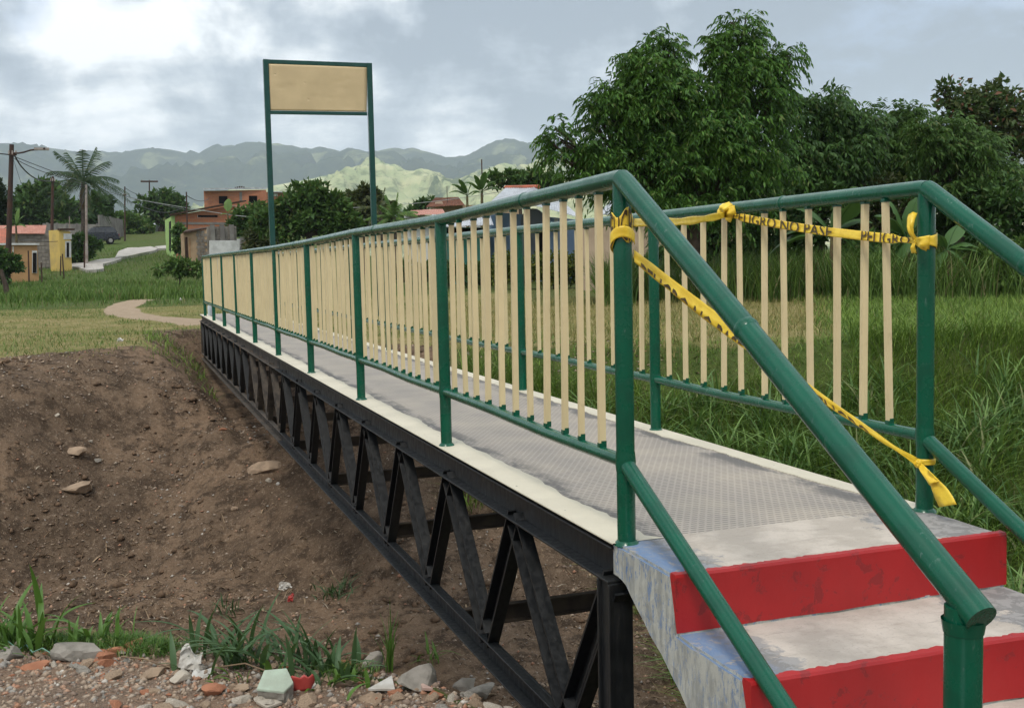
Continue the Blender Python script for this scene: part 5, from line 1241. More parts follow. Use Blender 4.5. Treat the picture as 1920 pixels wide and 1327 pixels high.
banana('banana_plant', 'banana plant behind the rightmost balusters', 26.5, 1560, 440, [(-85, 0), (-60, -50), (60, -70), (40, 30), (-110, 40), (75, -20), (10, -55), (90, 45)], 80, 520, W=.42, stem=.07)
banana('banana_plant', 'banana plant with broad leaves behind the near right post', 26, 1700, 450, [(-30, -75), (-70, -45), (60, -60), (70, -15), (120, 40), (80, 60), (-60, 30), (35, -85), (-20, 50)], 81, 540, W=.44, stem=.09)
banana('banana_plant', 'small banana plant right of the near right post', 25.5, 1775, 470, [(60, -50), (85, 10), (100, 35), (40, 50), (-35, 45), (-40, -30)], 82, 540, W=.34)
banana('banana_plant', 'banana plant with upright leaves behind the blue house', 56, 903, 362, [(-30, -18), (-12, -32), (8, -38), (28, -20), (-20, 6), (38, -4), (16, -42)], 83, 400, LF_MID, W=.3)
banana('banana_plant', 'banana plant left of the blue house roof', 54, 876, 368, [(-28, -20), (-14, -30), (10, -24), (-34, -6), (24, -8)], 84, 400, LF_MID, W=.3)
banana('banana_plant', 'single upright bright banana leaf in front of the brick building', 74, 427, 402, [(-1, -30), (14, -8), (-16, 2), (22, 6)], 85, 430, LF_LIGHT, W=.42)
banana('banana_plant', 'banana clump behind the tall pole at the left', 70, 30, 425, [(-12, -22), (4, -34), (16, -20), (24, 2), (-22, 4)], 86, 450, LF_LIGHT, W=.3)

# ------------------------------------------------------------------ grass
def blades(name, pts, h, w, lean, mat_, rng, seg=3, parent=None, curl=.6, bias=None, kind='stuff'):
    n = len(pts); az = rng.random(n)*2*PI; d = np.stack([np.cos(az), np.sin(az), 0*az], -1)
    if bias is not None: d = unit(d+np.array(bias)); d[:, 2] = 0; d = unit(d)
    s = np.stack([-d[:, 1], d[:, 0], 0*az], -1); rot_ = rng.normal(size=(n, 1))*.5; s = unit(s+d*rot_)
    H = h*(.5+.8*rng.random((n, 1))); Wd = w*(.6+.7*rng.random((n, 1))); ln = lean*(.3+1.2*rng.random((n, 1)))
    rows = []
    for k in range(seg+1):
        t = k/seg; c = pts+d*H*ln*t**1.7+np.array([0, 0, 1.])*H*(t-curl*ln*.55*t**2.4)
        ww = Wd*(.55+.45*math.sin(min(1, t*2.2)*PI/2))*(1-t)**.6*.5
        if k < seg: rows.append(np.stack([c-s*ww, c+s*ww], 1))
        else: rows.append(c[:, None, :])
    V = np.concatenate(rows, 1); m = V.shape[1]; V = V.reshape(-1, 3); b = (np.arange(n)*m)[:, None]; F = []
    for k in range(seg-1): a = 2*k; F += [b+np.array([[a, a+1, a+3]]), b+np.array([[a, a+3, a+2]])]
    F.append(b+np.array([[2*seg-2, 2*seg-1, 2*seg]])); F = np.concatenate(F)
    o = link_mesh(name, np_mesh(name, V, F), mat_, parent)
    if kind: o['kind'] = kind
    return o
def scatter(n, umin, umax, vmin, vmax, rng, dens=None, sink=.02):
    u = rng.uniform(umin, umax, n); v = rng.uniform(vmin, vmax, n)
    if dens is not None: k = rng.random(n) < dens(u, v); u, v = u[k], v[k]
    x, y = uv2w(u, v); return np.stack([x, y, h_np(u, v)-sink], -1), u, v
rng = np.random.default_rng(90)
crv = lambda u: np.interp(u, CR_U, CR_V)
fine = lambda u, v, s=1., k=0: fbm(u*s, v*s, 100+k)
inpath = []
for (a, b_, w) in PATHPX: inpath.append((*ground_at(a, b_, 12), w))
def pathd(u, v):
    m = np.full(np.shape(u), 9.)
    for (u0, v0, w0), (u1, v1, w1) in zip(inpath[:-1], inpath[1:]):
        du, dv = u1-u0, v1-v0; t = np.clip(((u-u0)*du+(v-v0)*dv)/(du*du+dv*dv+1e-9), 0, 1); m = np.minimum(m, np.hypot(u-u0-t*du, v-v0-t*dv)/(w0*np.interp(v, [18, 30, 60], [.9, 1, 1.3])))
    return m
onbridge = lambda u, v: (lambda x: (x > -.35) & (x < 1.45))(CAMP.x+RT.x*u+FW.x*v)
# 1 mown meadow on the far bank
p, u, v = scatter(120000, -15, 8.6, 13.5, 38, rng, lambda u, v: (np.abs(u/v) < .52)*np.clip(1.3-.02*v, .4, 1)*(.35+.65*(fine(u, v, .8)+.5))*(v > crv(u)+.1+.8*fine(u, v, .7, 3))*(pathd(u, v) > 1)*(~onbridge(u, v) | (v > 21)))
g1 = p; blades('mown_grass', g1, .075, .012, .9, GR_DRY, rng, 2)
# 2 greener tufts in the meadow
p, u, v = scatter(60000, -18, 6, 14.5, 44, rng, lambda u, v: (np.abs(u/v) < .52)*(v > crv(u)+.3)*(fine(u, v, .35, 5)+.25*fine(u, v, 2, 6) > .10)*(pathd(u, v) > 1.1)*(~onbridge(u, v) | (v > 21)))
blades('short_green_grass', p, .11, .014, .6, GR_TALL, rng, 2)
# 3 tall grass band in front of the village
def band(u, v):
    t = u/v; return ((t > -.50) & (t < -.27) & (v > 41+3*fine(u, v, .1, 8)) & (v < 61))*1.*np.clip((-.24-t)/.06, 0, 1)
p, u, v = scatter(52000, -32, -9, 40, 61, rng, band)
p = p[(fbm(p[:, 0]*.25, p[:, 1]*.25, 77) > -.22)]; blades('tall_grass', p, .46, .045, .35, GR_TALL, rng, 3)
p, u, v = scatter(30000, -40, -9, 36, 110, rng, lambda u, v: (u/v > -.52)*(u/v < -.2)*(pathd(u, v) > 1.1)); blades('meadow_grass', p, .28, .04, .5, GR_TALL, rng, 2)
# 4 right bank: lush grass on the slope and the crest
def slope_r(u, v): return ((u > -2.6+.25*(15-v)) & (v < crv(u)+.2) & (~onbridge(u, v)) & ((u > 1.1+.8*fine(u, v, .6, 9)) | ((v > 11.9+.8*fine(u, v, .8, 19)) & (u > -.7))))*1.
p, u, v = scatter(78000, -1.5, 9.0, 4.5, 16, rng, lambda u, v: slope_r(u, v)*(u/v < .56)); keep = (v < crv(u)-.9) | (u/v > .31); blades('bank_grass', p[~keep], .12, .012, .9, GR_LUSH, rng, 3); p = p[keep]; blades('bank_grass', p, .40, .014, .9, GR_LUSH, rng, 4, bias=(-.3, -.6, 0))
p, u, v = scatter(46000, 1, 15, 14, 27, rng, lambda u, v: (u/v < .56)*(u/v > .03)*np.clip(((u/v)-.25+.05*fine(u, v, .3, 4))/.05, 0, 1)*(v > crv(u)-.3)); blades('bank_grass', p, .26, .014, .7, GR_LUSH, rng, 3)
p, u, v = scatter(34000, .6, 17, 24.5, 31, rng, lambda u, v: (u/v < .56)*(u/v > .08)*(v > 26.2-4*np.clip(u/v-.28, 0, .1)*10+1.2*fine(u, v, .3, 17))*(fine(u, v, .6, 7) > -.35)); blades('reed_grass', p, 1.25, .030, .55, GR_TALL, rng, 4)
p, u, v = scatter(14000, -2, 8.2, 15, 30, rng, lambda u, v: (u/v > -.08)*(u/v < .30)); blades('dry_tufts', p, .22, .014, .7, GR_DRY, rng, 2)
# 5 tufts of long arching grass close to the deck on the right
GR_WEED = island('coarse_weed', (.070, .15, .038), (.18, .29, .075), (.20, .22, .09), .5, .3, .3)
rn = np.random.default_rng(123); cl = []
for k in range(430):
    uu = rn.uniform(.9, 6.5); vv = rn.uniform(5.0, 14)
    if onbridge(np.array(uu), np.array(vv)) or (uu < 1.5 and vv < 11.8): continue
    m = rn.integers(10, 30); a = rn.normal(size=(m, 2))*.07; uu_ = uu+a[:, 0]; vv_ = vv+a[:, 1]; x, y = uv2w(uu_, vv_); cl.append(np.stack([x, y, h_np(uu_, vv_)-.02], -1))
blades('arching_grass', np.concatenate(cl), .62, .034, .95, GR_WEED, rn, 5, curl=.75)
# near side: weeds in the gully beside the stairs, under the near end
p, u, v = scatter(9000, .5, 4.5, 2.4, 6.5, rng, lambda u, v: (v > np.interp(u, RIM_U, RIM_V)+.05)*(u > .18+(v-3)*.0)*(CAMP.x+RT.x*u+FW.x*v > 1.0)); blades('gully_grass', p, .36, .012, .9, GR_LUSH, rng, 4)
# grass at the left foot of the far bridge end
p, u, v = scatter(1500, -7.2, -4.2, 16.3, 20.5, rng, lambda u, v: (CAMP.x+RT.x*u+FW.x*v < -.10)*(CAMP.x+RT.x*u+FW.x*v > -1.1)*(fine(u, v, 1.2, 44) > -.1)); blades('bank_grass', p, .20, .014, .9, GR_LUSH, rng, 4)
# dry straw and roots on the bare slope
rn = np.random.default_rng(140)
p, u, v = scatter(16000, -7.5, 2.5, 4.2, 16, rn, lambda u, v: (v < crv(u)+.2)*(v > np.interp(u, RIM_U, RIM_V)+.1)*np.clip(.35+1.2*fine(u, v, .8, 12), 0, 1)*(np.abs(u/v) < .55), -.004)
n = len(p); az = rn.random(n)*2*PI; d = np.stack([np.cos(az), np.sin(az), rn.normal(size=n)*.35+.1], -1); L = (.025+.11*rn.random(n)**2)[:, None]; s = unit(np.cross(d, [0, 0, 1.]))*(.003+.009*rn.random(n)**3)[:, None]
V = np.stack([p-s, p+s, p+d*L*.5+s+[0, 0, .012], p+d*L, p+d*L*.5-s+[0, 0, .012]], 1).reshape(-1, 3); F = np.arange(5*n).reshape(-1, 5)
tag(link_mesh('straw_litter', np_mesh('straw_litter', V, F), STRAW), kind='stuff')

# ------------------------------------------------------------------ stones and rubble
def rockmat(name, c, c2): return simple(name, c, c2, 9, .92, .15, .6, .006, 45)
R_GREY = rockmat('grey_rubble', (.27, .245, .21), (.17, .155, .13)); R_BROWN = rockmat('brown_stone', (.33, .24, .165), (.22, .16, .11)); R_ORANGE = rockmat('brick_rubble', (.36, .16, .09), (.27, .12, .07)); R_PALE = rockmat('pale_mortar', (.42, .37, .30), (.30, .26, .21)); R_MINT = rockmat('mint_plaster', (.36, .43, .34), (.30, .34, .27)); R_WHITE = simple('white_scrap', (.50, .48, .44), (.38, .35, .30), 9, .5, .3, .2); R_RED = simple('red_plastic', (.42, .06, .05), (.36, .05, .045), 6, .4, .4, .1)
R_GRAVEL = None
def gravelmat():
    m, g, b, o = new_mat('rubble_grit'); r = g.n('ShaderNodeNewGeometry').outputs['Random Per Island']; cr = g.n('ShaderNodeValToRGB'); g.set(cr.inputs[0], r); cr.color_ramp.interpolation = 'CONSTANT'
    e = cr.color_ramp.elements; e[0].color = (.33, .25, .18, 1); e[1].position = .30; e[1].color = (.34, .17, .10, 1)
    for p_, c in ((.40, (.21, .15, .11)), (.62, (.36, .29, .22)), (.74, (.27, .25, .22)), (.85, (.38, .23, .15)), (.93, (.50, .46, .40)), (.96, (.18, .14, .11))): q = e.new(p_); q.color = (*c, 1)
    pos = g.n('ShaderNodeNewGeometry').outputs['Position']; g.set(b.inputs['Base Color'], g.mix(g.mr(g.noise(pos, 160, 3, .6), .4, .7, 0., .5), cr.outputs[0], (.14, .10, .075))); b.inputs['Roughness'].default_value = .95; return m
R_GRAVEL = gravelmat()
def rockbm(rad, sq, seed, sub=2, sharp=.35):
    bm = bmesh.new(); bmesh.ops.create_icosphere(bm, subdivisions=sub, radius=1); rr = np.random.default_rng(seed)
    # chop with planes for a broken outline
    for k in range(11):
        nrm = unit(rr.normal(size=3)); dist = .45+.28*rr.random()
        for v_ in bm.verts:
            q = v_.co.dot(Vector(nrm))
            if q > dist: v_.co -= Vector(nrm)*(q-dist)
    for v_ in bm.verts:
        f = float(fbm(np.array([v_.co.x*2+seed]), np.array([v_.co.y*2+v_.co.z*1.7]), 150)[0]); v_.co *= 1+.16*f
        v_.co = Vector((v_.co.x*rad*sq[0], v_.co.y*rad*sq[1], v_.co.z*rad*sq[2]))
    return bm
def stone(name, label, px, py, wpx, m, sq=(1, .8, .6), seed=1, rot=0., tilt=0., sink=.25, cat='stone', group=None, sub=3, lo=3.):
    q = gpt(px, py, lo, 60); u_, v_ = w2uv(q.x, q.y); rad = wpx/2*v_/FPX/.8
    bm = rockbm(rad, sq, seed, sub); me = bpy.data.meshes.new(name); bm.to_mesh(me); bm.free()
    o = link_mesh(name, me, m); o.location = (q.x, q.y, q.z+rad*sq[2]*(.75-sink*1.5)); o.rotation_euler = (tilt, random.uniform(-.1, .1), rot)
    return tag(o, label, cat, group)
GS = 'stones lying in the rubble'
stone('concrete_lump', 'big grey concrete lump sitting left of centre on the rubble edge', 152, 1232, 96, R_GREY, (1, .6, .42), 3, -.3, cat='rubble')
stone('stone', 'grey rock at the left edge among green string', 14, 1238, 50, R_GREY, (1, .8, .7), 4, group=GS)
stone('stone', 'small pale pebble on top beside the left grey rock', 38, 1215, 22, R_PALE, (1, .9, .8), 5, group=GS)
stone('stone', 'brown stone beside the white plastic scrap', 288, 1268, 46, R_BROWN, (1, .8, .65), 6, group=GS)
stone('stone', 'pale stone under the white plastic scrap', 335, 1280, 42, R_PALE, (1, .8, .6), 7, group=GS)
stone('brick_lump', 'orange brick lump below the mint block', 398, 1300, 46, R_ORANGE, (1, .7, .6), 8, .4, cat='rubble')
stone('rubble_slab', 'large slab of broken concrete near the truss foot', 785, 1284, 86, R_GREY, (1, .7, .5), 9, .5, .35, cat='rubble')
stone('stone', 'upright grey chunk between the grass and the large slab', 700, 1258, 52, R_GREY, (.9, .7, .8), 10, .9, group=GS)
stone('stone', 'rounded grey stone behind the round bottle bottom', 870, 1285, 50, R_GREY, (1, .7, .6), 11, group=GS)
stone('stone', 'flat grey stone at the right end of the rubble', 905, 1305, 60, R_GREY, (1, .7, .4), 12, .2, group=GS)
stone('stone', 'flat brown stone right of the red plastic', 650, 1285, 50, R_BROWN, (1, .7, .4), 13, group=GS)
stone('stone', 'small brown stone left of the mint block', 455, 1293, 30, R_BROWN, (1, .8, .5), 14, group=GS)
stone('stone', 'dark flat stone at the bottom beneath the white tile', 700, 1312, 50, R_BROWN, (1, .8, .4), 15, group=GS)
stone('stone', 'grey stone just below the big concrete lump', 155, 1258, 34, R_GREY, (1, .8, .6), 16, group=GS)
stone('brick_lump', 'long orange brick fragment right of the big concrete lump', 222, 1225, 46, R_ORANGE, (1, .4, .3), 17, -.3, cat='rubble')
stone('brick_lump', 'orange brick pieces left of the big concrete lump', 72, 1252, 50, R_ORANGE, (1, .6, .35), 18, .1, cat='rubble')
# mint topped block
q = gpt(516, 1312, 3, 30); e = empty('concrete_block_piece', q, 'broken block with a pale mint painted top face in the rubble', 'rubble')
pl = [(-.062, -.015, .052), (.04, -.035, .047), (.066, .012, .062), (.030, .075, .092), (-.052, .070, .088)]
pl = [q+RT*a+FW*b+Vector((0, 0, c)) for a, b, c in pl]; MB().prism(pl, (0, 0, -.010), (0, 0, 0)).obj('painted_face', R_MINT, e, bevel=.003)
cc_ = sum(pl, Vector())/5; m = MB(); lo_ = [cc_+(p_-cc_)*(.86+.08*(k % 2))-Vector((0, 0, .085)) for k, p_ in enumerate(pl)]; hi_ = [p_-Vector((0, 0, .0105)) for p_ in pl]; m.add(lo_+hi_, [(4, 3, 2, 1, 0), (5, 6, 7, 8, 9)]+[(k, (k+1) % 5, 5+(k+1) % 5, 5+k) for k in range(5)]); me = m.mesh('lump'); bm = bmesh.new(); bm.from_mesh(me); bmesh.ops.subdivide_edges(bm, edges=bm.edges[:], cuts=4, use_grid_fill=True)
for v_ in bm.verts:
    if v_.co.z < cc_.z-.02: v_.co += Vector([float(fbm(np.array([v_.co.x*40]), np.array([v_.co.z*40+v_.co.y*30+k]), 155)[0])*.012 for k in range(3)])
bm.to_mesh(me); bm.free(); link_mesh('lump', me, R_GREY, e)
# red plastic piece: a bent cup shard
q = gpt(563, 1296, 3, 30); V = []; F = []
for i in range(9):
    for j in range(7):
        a = -1.2+2.4*i/8; r = .040+.010*j/6+.004*math.sin(i*2.1+j); V.append(q+RT*(math.sin(a)*r*1.1)+FW*(.03-math.cos(a)*r*.6)+Vector((0, 0, .0+.068*j/6*(1-.25*abs(math.sin(i*1.3))))))
for i in range(8):
    for j in range(6): k = i*7+j; F.append((k, k+7, k+8, k+1))
o = MB().add(V, F, True).obj('plastic_piece', R_RED); o.modifiers.new('t', 'SOLIDIFY').thickness = .003; tag(o, 'bent red plastic piece beside the mint topped block', 'litter')
# white crumpled scrap
def scrap(label, px, py, w, h, m, seed, name='plastic_scrap'):
    q = gpt(px, py, 3, 40); u_, v_ = w2uv(q.x, q.y); k = v_/FPX; V = []; F = []; rr = np.random.default_rng(seed)
    for i in range(8):
        for j in range(7):
            s, t = i/7-.5, j/6; V.append(q+RT*(s*w*k*(1-.3*t*(seed % 2)))+Vector((0, 0, h*k*t*(.75+.25*math.sin(s*5+seed)))) + FW*(t*.03+.022*float(fbm(np.array([s*4.+seed]), np.array([t*3.]), 160)[0])*3))
    for i in range(7):
        for j in range(6):
            if (i in (0, 6) and j in (0, 5)) and (seed+i+j) % 2: continue
            a = i*7+j; F.append((a, a+7, a+8, a+1))
    o = MB().add(V, F, False).obj(name, m); o.modifiers.new('t', 'SOLIDIFY').thickness = .002; return tag(o, label, 'litter')
scrap('crumpled white plastic cup remains standing in the rubble', 356, 1262, 50, 48, R_WHITE, 3)
scrap('flat white plastic strip trailing right of the crumpled cup', 378, 1270, 40, 10, R_WHITE, 4)
scrap('small white scrap right of the red plastic piece', 588, 1292, 18, 12, R_WHITE, 5)
scrap('small red scrap on the dirt slope', 545, 1133, 10, 16, R_RED, 6)
scrap('white paper scrap high on the dirt slope near the lump', 535, 1108, 26, 14, R_WHITE, 8)
scrap('white litter on the mown grass above the dirt crest', 225, 640, 14, 7, R_WHITE, 9)
scrap('small white litter near the bend of the path', 338, 528, 6, 6, R_WHITE, 10)
def shard(label, pts, m, th=.008, lift=.02, name='tile_shard'):
    W_ = [gpt(x, y, 3, 30) for x, y in pts]; c = sum(W_, Vector())/len(W_); n_ = (CAMP-c).normalized()*.5+Vector((0, 0, 1))
    zt = max(w.z for w in W_); W_ = [Vector((w.x, w.y, w.z+lift)) for w in W_]
    o = MB().prism(W_, (0, 0, -th), (0, 0, 0)).obj(name, m, bevel=.0015); return tag(o, label, 'litter')
shard('triangular white tile shard left of the large slab', [(690, 1302), (735, 1276), (741, 1302)], R_WHITE, .010, .022)
shard('pinkish tile shard right of the large slab', [(788, 1290), (826, 1285), (812, 1302), (792, 1302)], simple('pink_tile', (.48, .33, .27), None, 8, .5, .3, .1), .012, .025)
shard('small pale tile shard at the bottom centre', [(480, 1318), (505, 1310), (530, 1322), (500, 1330)], R_PALE, .01, .012)
q = gpt(868, 1300, 3, 30); m = MB(); m.tube([q+Vector((0, 0, .018)), q+Vector((0, -.004, .026)), q+Vector((0, -.006, .03))], [.026, .026, .021], 20); m.tube([q+Vector((0, -.006, .0302)), q+Vector((0, -.006, .032))], [.017, .015], 20)
tag(m.obj('bottle_bottom', R_PALE), 'round pale bottle bottom lying in the rubble near the truss', 'litter')
q = gpt(893, 1297, 3, 30); tag(MB().tube([q+Vector((0, 0, .014)), q+Vector((0, -.004, .022))], [.022, .018], 18).obj('plastic_disc', R_PALE), 'pale round lid right of the bottle bottom', 'litter')
# rocks on the slope
for (px, py, w, m, sq, sd, lb) in ((147, 918, 62, R_BROWN, (1, .7, .3), 41, 'flat pale brown rock sticking out of the left slope'), (498, 880, 52, R_BROWN, (1, .7, .45), 42, 'brown rock in the slope close to the truss'), (140, 855, 34, R_BROWN, (1, .7, .5), 43, 'brown stone above the flat rock'),
    (108, 785, 12, R_PALE, (1, .8, .6), 44, 'small pale pebble on the upper left slope'), (417, 808, 16, R_ORANGE, (1, .7, .4), 45, 'small orange tile bit high on the slope'), (505, 905, 12, R_PALE, (1, .9, .7), 46, 'pale pebble just under the brown rock by the truss'),
    (522, 912, 9, R_WHITE, (1, .8, .8), 47, 'tiny white pebble under the brown rock by the truss'), (180, 862, 16, R_GREY, (1, .8, .5), 48, 'grey pebble right of the brown stone on the slope'), (170, 830, 12, R_PALE, (1, .8, .5), 49, 'pale pebble upslope of the brown stone'),
    (535, 1100, 22, R_GREY, (1, .8, .5), 50, 'grey stone low on the slope above the grass clumps'), (440, 955, 14, R_BROWN, (1, .8, .5), 51, 'brown pebble in the middle of the slope')):
    stone('stone', lb, px, py, w*1.1, m, sq, sd, sink=.42, group='stones in the dirt slope', sub=2, lo=6)
# scattered mid-size stones: individuals
rn = np.random.default_rng(170); protos = []
for k in range(10):
    bm = rockbm(1, (1, .55+.4*rn.random(), .35+.35*rn.random()), 200+k, 2); me = bpy.data.meshes.new('stone'); bm.to_mesh(me); bm.free(); me.materials.append((R_BROWN, R_ORANGE, R_GREY, R_PALE, R_BROWN)[k % 5]); protos.append(me)
cnt = 0
while cnt < 270:
    u_, v_ = rn.uniform(-2.3, .25), rn.uniform(3.35, 4.7)
    if v_ > np.interp(u_, RIM_U, RIM_V)+.02 or u_/v_ > .03 : continue
    o = bpy.data.objects.new('stone', protos[rn.integers(10)]); COL.objects.link(o); x, y = uv2w(u_, v_); s = .014+.042*rn.random()**2.2; o.scale = (s, s, s); o.location = (x, y, gz(u_, v_)+s*.12); o.rotation_euler = (rn.normal()*.25, rn.normal()*.25, rn.random()*6.3)
    k = protos.index(o.data) % 5; c_ = ('brown', 'orange brick', 'grey', 'pale', 'tan')[k]
    pos_ = ('far left' if u_ < -1.55 else 'left part' if u_ < -.9 else 'middle' if u_ < -.35 else 'right part'); dp = 'near the bottom edge' if v_ < 3.85 else 'close to the gully rim'
    sz = 'larger' if s > .035 else 'small' if s > .02 else 'tiny'
    tag(o, f'{sz} {c_} stone, {pos_} of the rubble, {dp}', 'stone', f'{c_} stones in the rubble'); cnt += 1
def grit(name, n, umin, umax, vmin, vmax, smin, smax, dens, seed, m):
    rr = np.random.default_rng(seed); p, u, v = scatter(n, umin, umax, vmin, vmax, rr, dens, 0); k = len(p)
    T = np.array([[0, 0, 1], [1, 0, .1], [.2, .9, 0], [-.9, .3, .1], [-.5, -.8, 0], [.5, -.8, .05], [0, 0, -.6]]); FF = np.array([[0, 1, 2], [0, 2, 3], [0, 3, 4], [0, 4, 5], [0, 5, 1], [6, 2, 1], [6, 3, 2], [6, 4, 3], [6, 5, 4], [6, 1, 5]])
    s = (smin+(smax-smin)*rr.random(k)**3)[:, None, None]; a = rr.random(k)*2*PI; c_, s_ = np.cos(a), np.sin(a); J = T[None]*(.6+.8*rr.random((k, 7, 3)))*np.stack([np.ones(k), .5+.5*rr.random(k), .35+.5*rr.random(k)], -1)[:, None, :]
    X = J[..., 0]*c_[:, None]-J[..., 1]*s_[:, None]; Y = J[..., 0]*s_[:, None]+J[..., 1]*c_[:, None]; V = p[:, None, :]+np.stack([X, Y, J[..., 2]], -1)*s
    F = (FF[None]+(np.arange(k)*7)[:, None, None]).reshape(-1, 3); tag(link_mesh(name, np_mesh(name, V.reshape(-1, 3), F), m), kind='stuff')
grit('rubble_grit', 21000, -2.6, .3, 3.2, 4.8, .0025, .021, lambda u, v: (v < np.interp(u, RIM_U, RIM_V)+.12)*1., 180, R_GRAVEL)
grit('slope_grit', 42000, -7.5, 2.2, 4.3, 16, .005, .030, lambda u, v: (v > np.interp(u, RIM_U, RIM_V)+.1)*(v < crv(u)+.4)*(np.abs(u/v) < .52)*np.clip(.45+fine(u, v, 1.1, 15), 0, 1), 181, R_GRAVEL)
R_CLOD = simple('soil_clod', (.16, .105, .068), (.10, .068, .045), 14, .97, .05, .5, .01, 60)
grit('soil_clods', 9000, -7.5, 2.2, 4.3, 16.5, .012, .075, lambda u, v: (v > np.interp(u, RIM_U, RIM_V)+.1)*(v < crv(u)+.4)*(np.abs(u/v) < .52)*np.clip(.3+1.4*fine(u, v, .9, 25), 0, 1), 183, R_CLOD)
grit('meadow_grit', 1500, -9, 3, 14, 24, .006, .025, lambda u, v: (v > crv(u))*(np.abs(u/v) < .5), 182, R_GRAVEL)

# ------------------------------------------------------------------ foreground weeds: each plant a thing, each blade a part
def weed(label, px, py, hpx, n, seed, w=.010, m=None, spread=.05, lean=.8, lo=3.2, dz=0.):
    w *= 1.25; n = int(n*1.35); hpx *= 1.12
    q = gpt(px, py, lo, 30); u_, v_ = w2uv(q.x, q.y); H = hpx*v_/FPX; rr = np.random.default_rng(seed)
    e = empty('grass_clump', q, label, 'plant', 'grass clumps at the foot of the dirt slope')
    for i in range(n):
        az = rr.random()*2*PI; d = Vector((math.cos(az), math.sin(az), 0)); b = q+Vector((rr.normal()*spread, rr.normal()*spread, -.01)); h = H*(.45+.65*rr.random()); ln = lean*(.2+1.1*rr.random()); W_ = w*(.6+.8*rr.random()); V = []; F = []; N = 9; sd = Vector((-d.y, d.x, 0))
        for k in range(N+1):
            t = k/N; c = b+d*h*ln*t**1.6+Vector((0, 0, 1))*h*(t-.52*ln*t**2.3); ww = W_*math.sin(min(1, .25+t*2)*PI/2)*(1-t**2.2)+.0004
            V += [c-sd*ww+Vector((0, 0, ww*.5)), c, c+sd*ww+Vector((0, 0, ww*.5))]
        for k in range(N): a = 3*k; F += [(a, a+1, a+4, a+3), (a+1, a+2, a+5, a+4)]
        MB().add(V, F, True).obj('blade', m or GR_BROAD, e)
BR2 = island('bluish_blade', (.035, .085, .035), (.075, .135, .055), (.17, .19, .09), .5, .3, .25)
for a in (('lush wide-bladed clump at the left edge of the gully', 20, 1215, 120, 18, 301, .011, GR_BROAD, .07, .9), ('clump with one long upright blade near the left edge', 62, 1205, 150, 12, 302, .010, GR_BROAD, .05, .8),
    ('bright clump behind the big concrete lump', 175, 1210, 85, 12, 303, .009, GR_BROAD, .05, .8), ('bright clump right of the big concrete lump', 225, 1205, 70, 10, 304, .010, GR_BROAD, .05, .9),
    ('dark bluish grass clump left of centre', 400, 1235, 120, 22, 305, .008, BR2, .08, .9), ('dense bluish grass clump above the mint block', 455, 1250, 125, 24, 306, .008, BR2, .06, .9),
    ('grass clump behind the red plastic piece', 572, 1256, 125, 24, 307, .008, BR2, .045, .8), ('arching clump right of the red plastic piece', 625, 1265, 100, 18, 308, .009, BR2, .07, 1.0),
    ('upright bright tuft between the stones near the truss', 728, 1262, 120, 16, 309, .005, GR_BROAD, .02, .35), ('small clump beside the truss chord', 812, 1245, 55, 10, 310, .008, GR_BROAD, .05, 1.0),
    ('bright low clump at the foot of the centre grass', 640, 1290, 50, 14, 311, .007, GR_BROAD, .06, .9), ('low leafy clump left of centre foot', 436, 1272, 45, 12, 312, .009, GR_BROAD, .06, 1.0), ('low fine clump by the left stones', 110, 1215, 50, 14, 313, .005, GR_BROAD, .09, .9)):
    weed(*a)
weed('dark tuft on the slope above the bright stones', 635, 1118, 48, 26, 320, .007, BR2, .10, .9, 6); weed('sparse tuft in the middle of the lower slope', 430, 1150, 34, 16, 321, .006, BR2, .10, .9, 6)
# fine fern-like ground weeds beside the stones
rn = np.random.default_rng(330); pts = []
for (px, py, r, n_) in ((30, 1205, .16, 1500), (110, 1208, .16, 1300), (240, 1210, .16, 1300), (290, 1222, .10, 600), (640, 1268, .10, 400)):
    q = gpt(px, py, 3.2, 30); u_, v_ = w2uv(q.x, q.y); a = rn.normal(size=(n_, 2))*r*.6; x, y = uv2w(u_+a[:, 0], v_+a[:, 1]*.5); pts.append(np.stack([x, y, h_np(u_+a[:, 0], v_+a[:, 1]*.5)], -1))
blades('low_weeds', np.concatenate(pts), .055, .005, .9, GR_BROAD, rn, 2)
# twigs and string
M_TWIG = simple('dry_twig', (.22, .16, .10), (.15, .10, .07), 8, .9, .1, .2)
for lb, pts in (('dry twig arching over the dirt below the left slope', [(195, 1150, 0), (225, 1135, .03), (250, 1118, .05)]), ('long dry stem lying along the rubble edge left of the cup', [(228, 1240, .02), (270, 1248, .03), (320, 1262, .02)]), ('dry stem slanting across the grass beside the mint block', [(410, 1262, .02), (460, 1262, .04), (500, 1268, .02)]), ('thin dry stalk standing against the centre grass', [(545, 1270, .0), (562, 1240, .10), (575, 1225, .16)]), ('root curving out of the slope at the left', [(255, 1155, .0), (290, 1175, .04), (312, 1200, .0)])):
    o = MB().tube([gpt(x, y, 3.3, 30)+Vector((0, 0, dz)) for x, y, dz in pts], .0035, 5).obj('twig', M_TWIG); tag(o, lb, 'twig')
M_STR = simple('green_string', (.18, .34, .26), None, 8, .6, .2, 0)
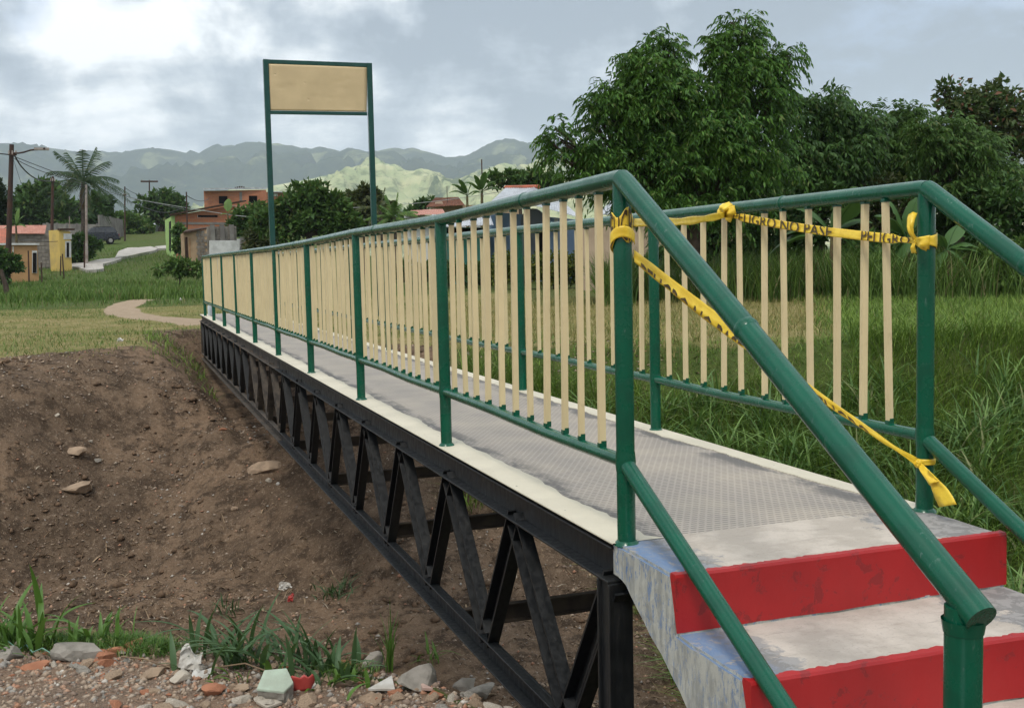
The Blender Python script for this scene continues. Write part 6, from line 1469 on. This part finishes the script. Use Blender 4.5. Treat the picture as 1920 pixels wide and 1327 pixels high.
o = MB().tube([gpt(x, y, 3.2, 30)+Vector((0, 0, .02+.01*(i % 2))) for i, (x, y) in enumerate(((-10, 1222), (15, 1215), (35, 1226), (50, 1222), (62, 1232), (80, 1228), (100, 1236)))], .003, 5).obj('string', M_STR); tag(o, 'loose green string tangled over the left rocks', 'string')
# plastic bottle and carton at the far end of the deck, pale poly tank and hydrant-like blue item beyond
q = Vector((.10, BL-.6, .0)); m = MB(); m.tube([q, q+Vector((0, 0, .17)), q+Vector((0, 0, .22)), q+Vector((0, 0, .26))], [.04, .04, .016, .015], 12); tag(m.obj('bottle', simple('clear_plastic', (.55, .60, .62), None, 5, .2, .6, 0)), 'clear plastic bottle left on the far end of the deck', 'bottle')
q = gpt(334, 483, 30, 120); m = MB(); m.tube([q, q+Vector((0, 0, .9)), q+Vector((0, 0, 1.15))], [.32, .34, .15], 14); tag(m.obj('barrel', simple('blue_plastic', (.05, .22, .42), (.08, .30, .45), 4, .4, .4, .1)), 'blue plastic barrel standing left of the shed', 'barrel')
q = gpt(30, 512, 30, 120); m = MB(); m.tube([q+Vector((0, 0, -.2)), q+Vector((0, 0, .5)), q+Vector((0, 0, .95)), q+Vector((0, 0, 1.1))], [.9, .9, .7, .3], 16); tag(m.obj('water_tank', M_WHITE), 'white rounded tank half hidden in the grass by the tall pole', 'tank')
q = P(8, 512, 46); mb = MB(); zg = gz(*w2uv(P(5, 548, 44).x, P(5, 548, 44).y)); b = P(14, 548, 44); b.z = zg; t_ = P(1, 505, 44)
tag(mb.tube([b, b.lerp(t_, .5)+Vector((.05, 0, 0)), t_], [.14, .10, .08], 8).obj('tree_stump', BARK), 'short leaning dead trunk at the left edge below the shrub', 'stump')

# ------------------------------------------------------------------ air
def haze():
    m = bpy.data.materials.new('haze'); m.use_nodes = True; nt = m.node_tree; nt.nodes.clear(); o = nt.nodes.new('ShaderNodeOutputMaterial'); v = nt.nodes.new('ShaderNodeVolumePrincipled')
    v.inputs['Color'].default_value = (.80, .88, 1, 1); v.inputs['Density'].default_value = HAZE; nt.links.new(v.outputs[0], o.inputs['Volume'])
    zb, zt = -6, 760; b = MB().box((0, 0, (zb+zt)/2), (12800, 12800, zt-zb)).obj('haze', m); tag(b, kind='stuff')
HAZE = .00013
haze()
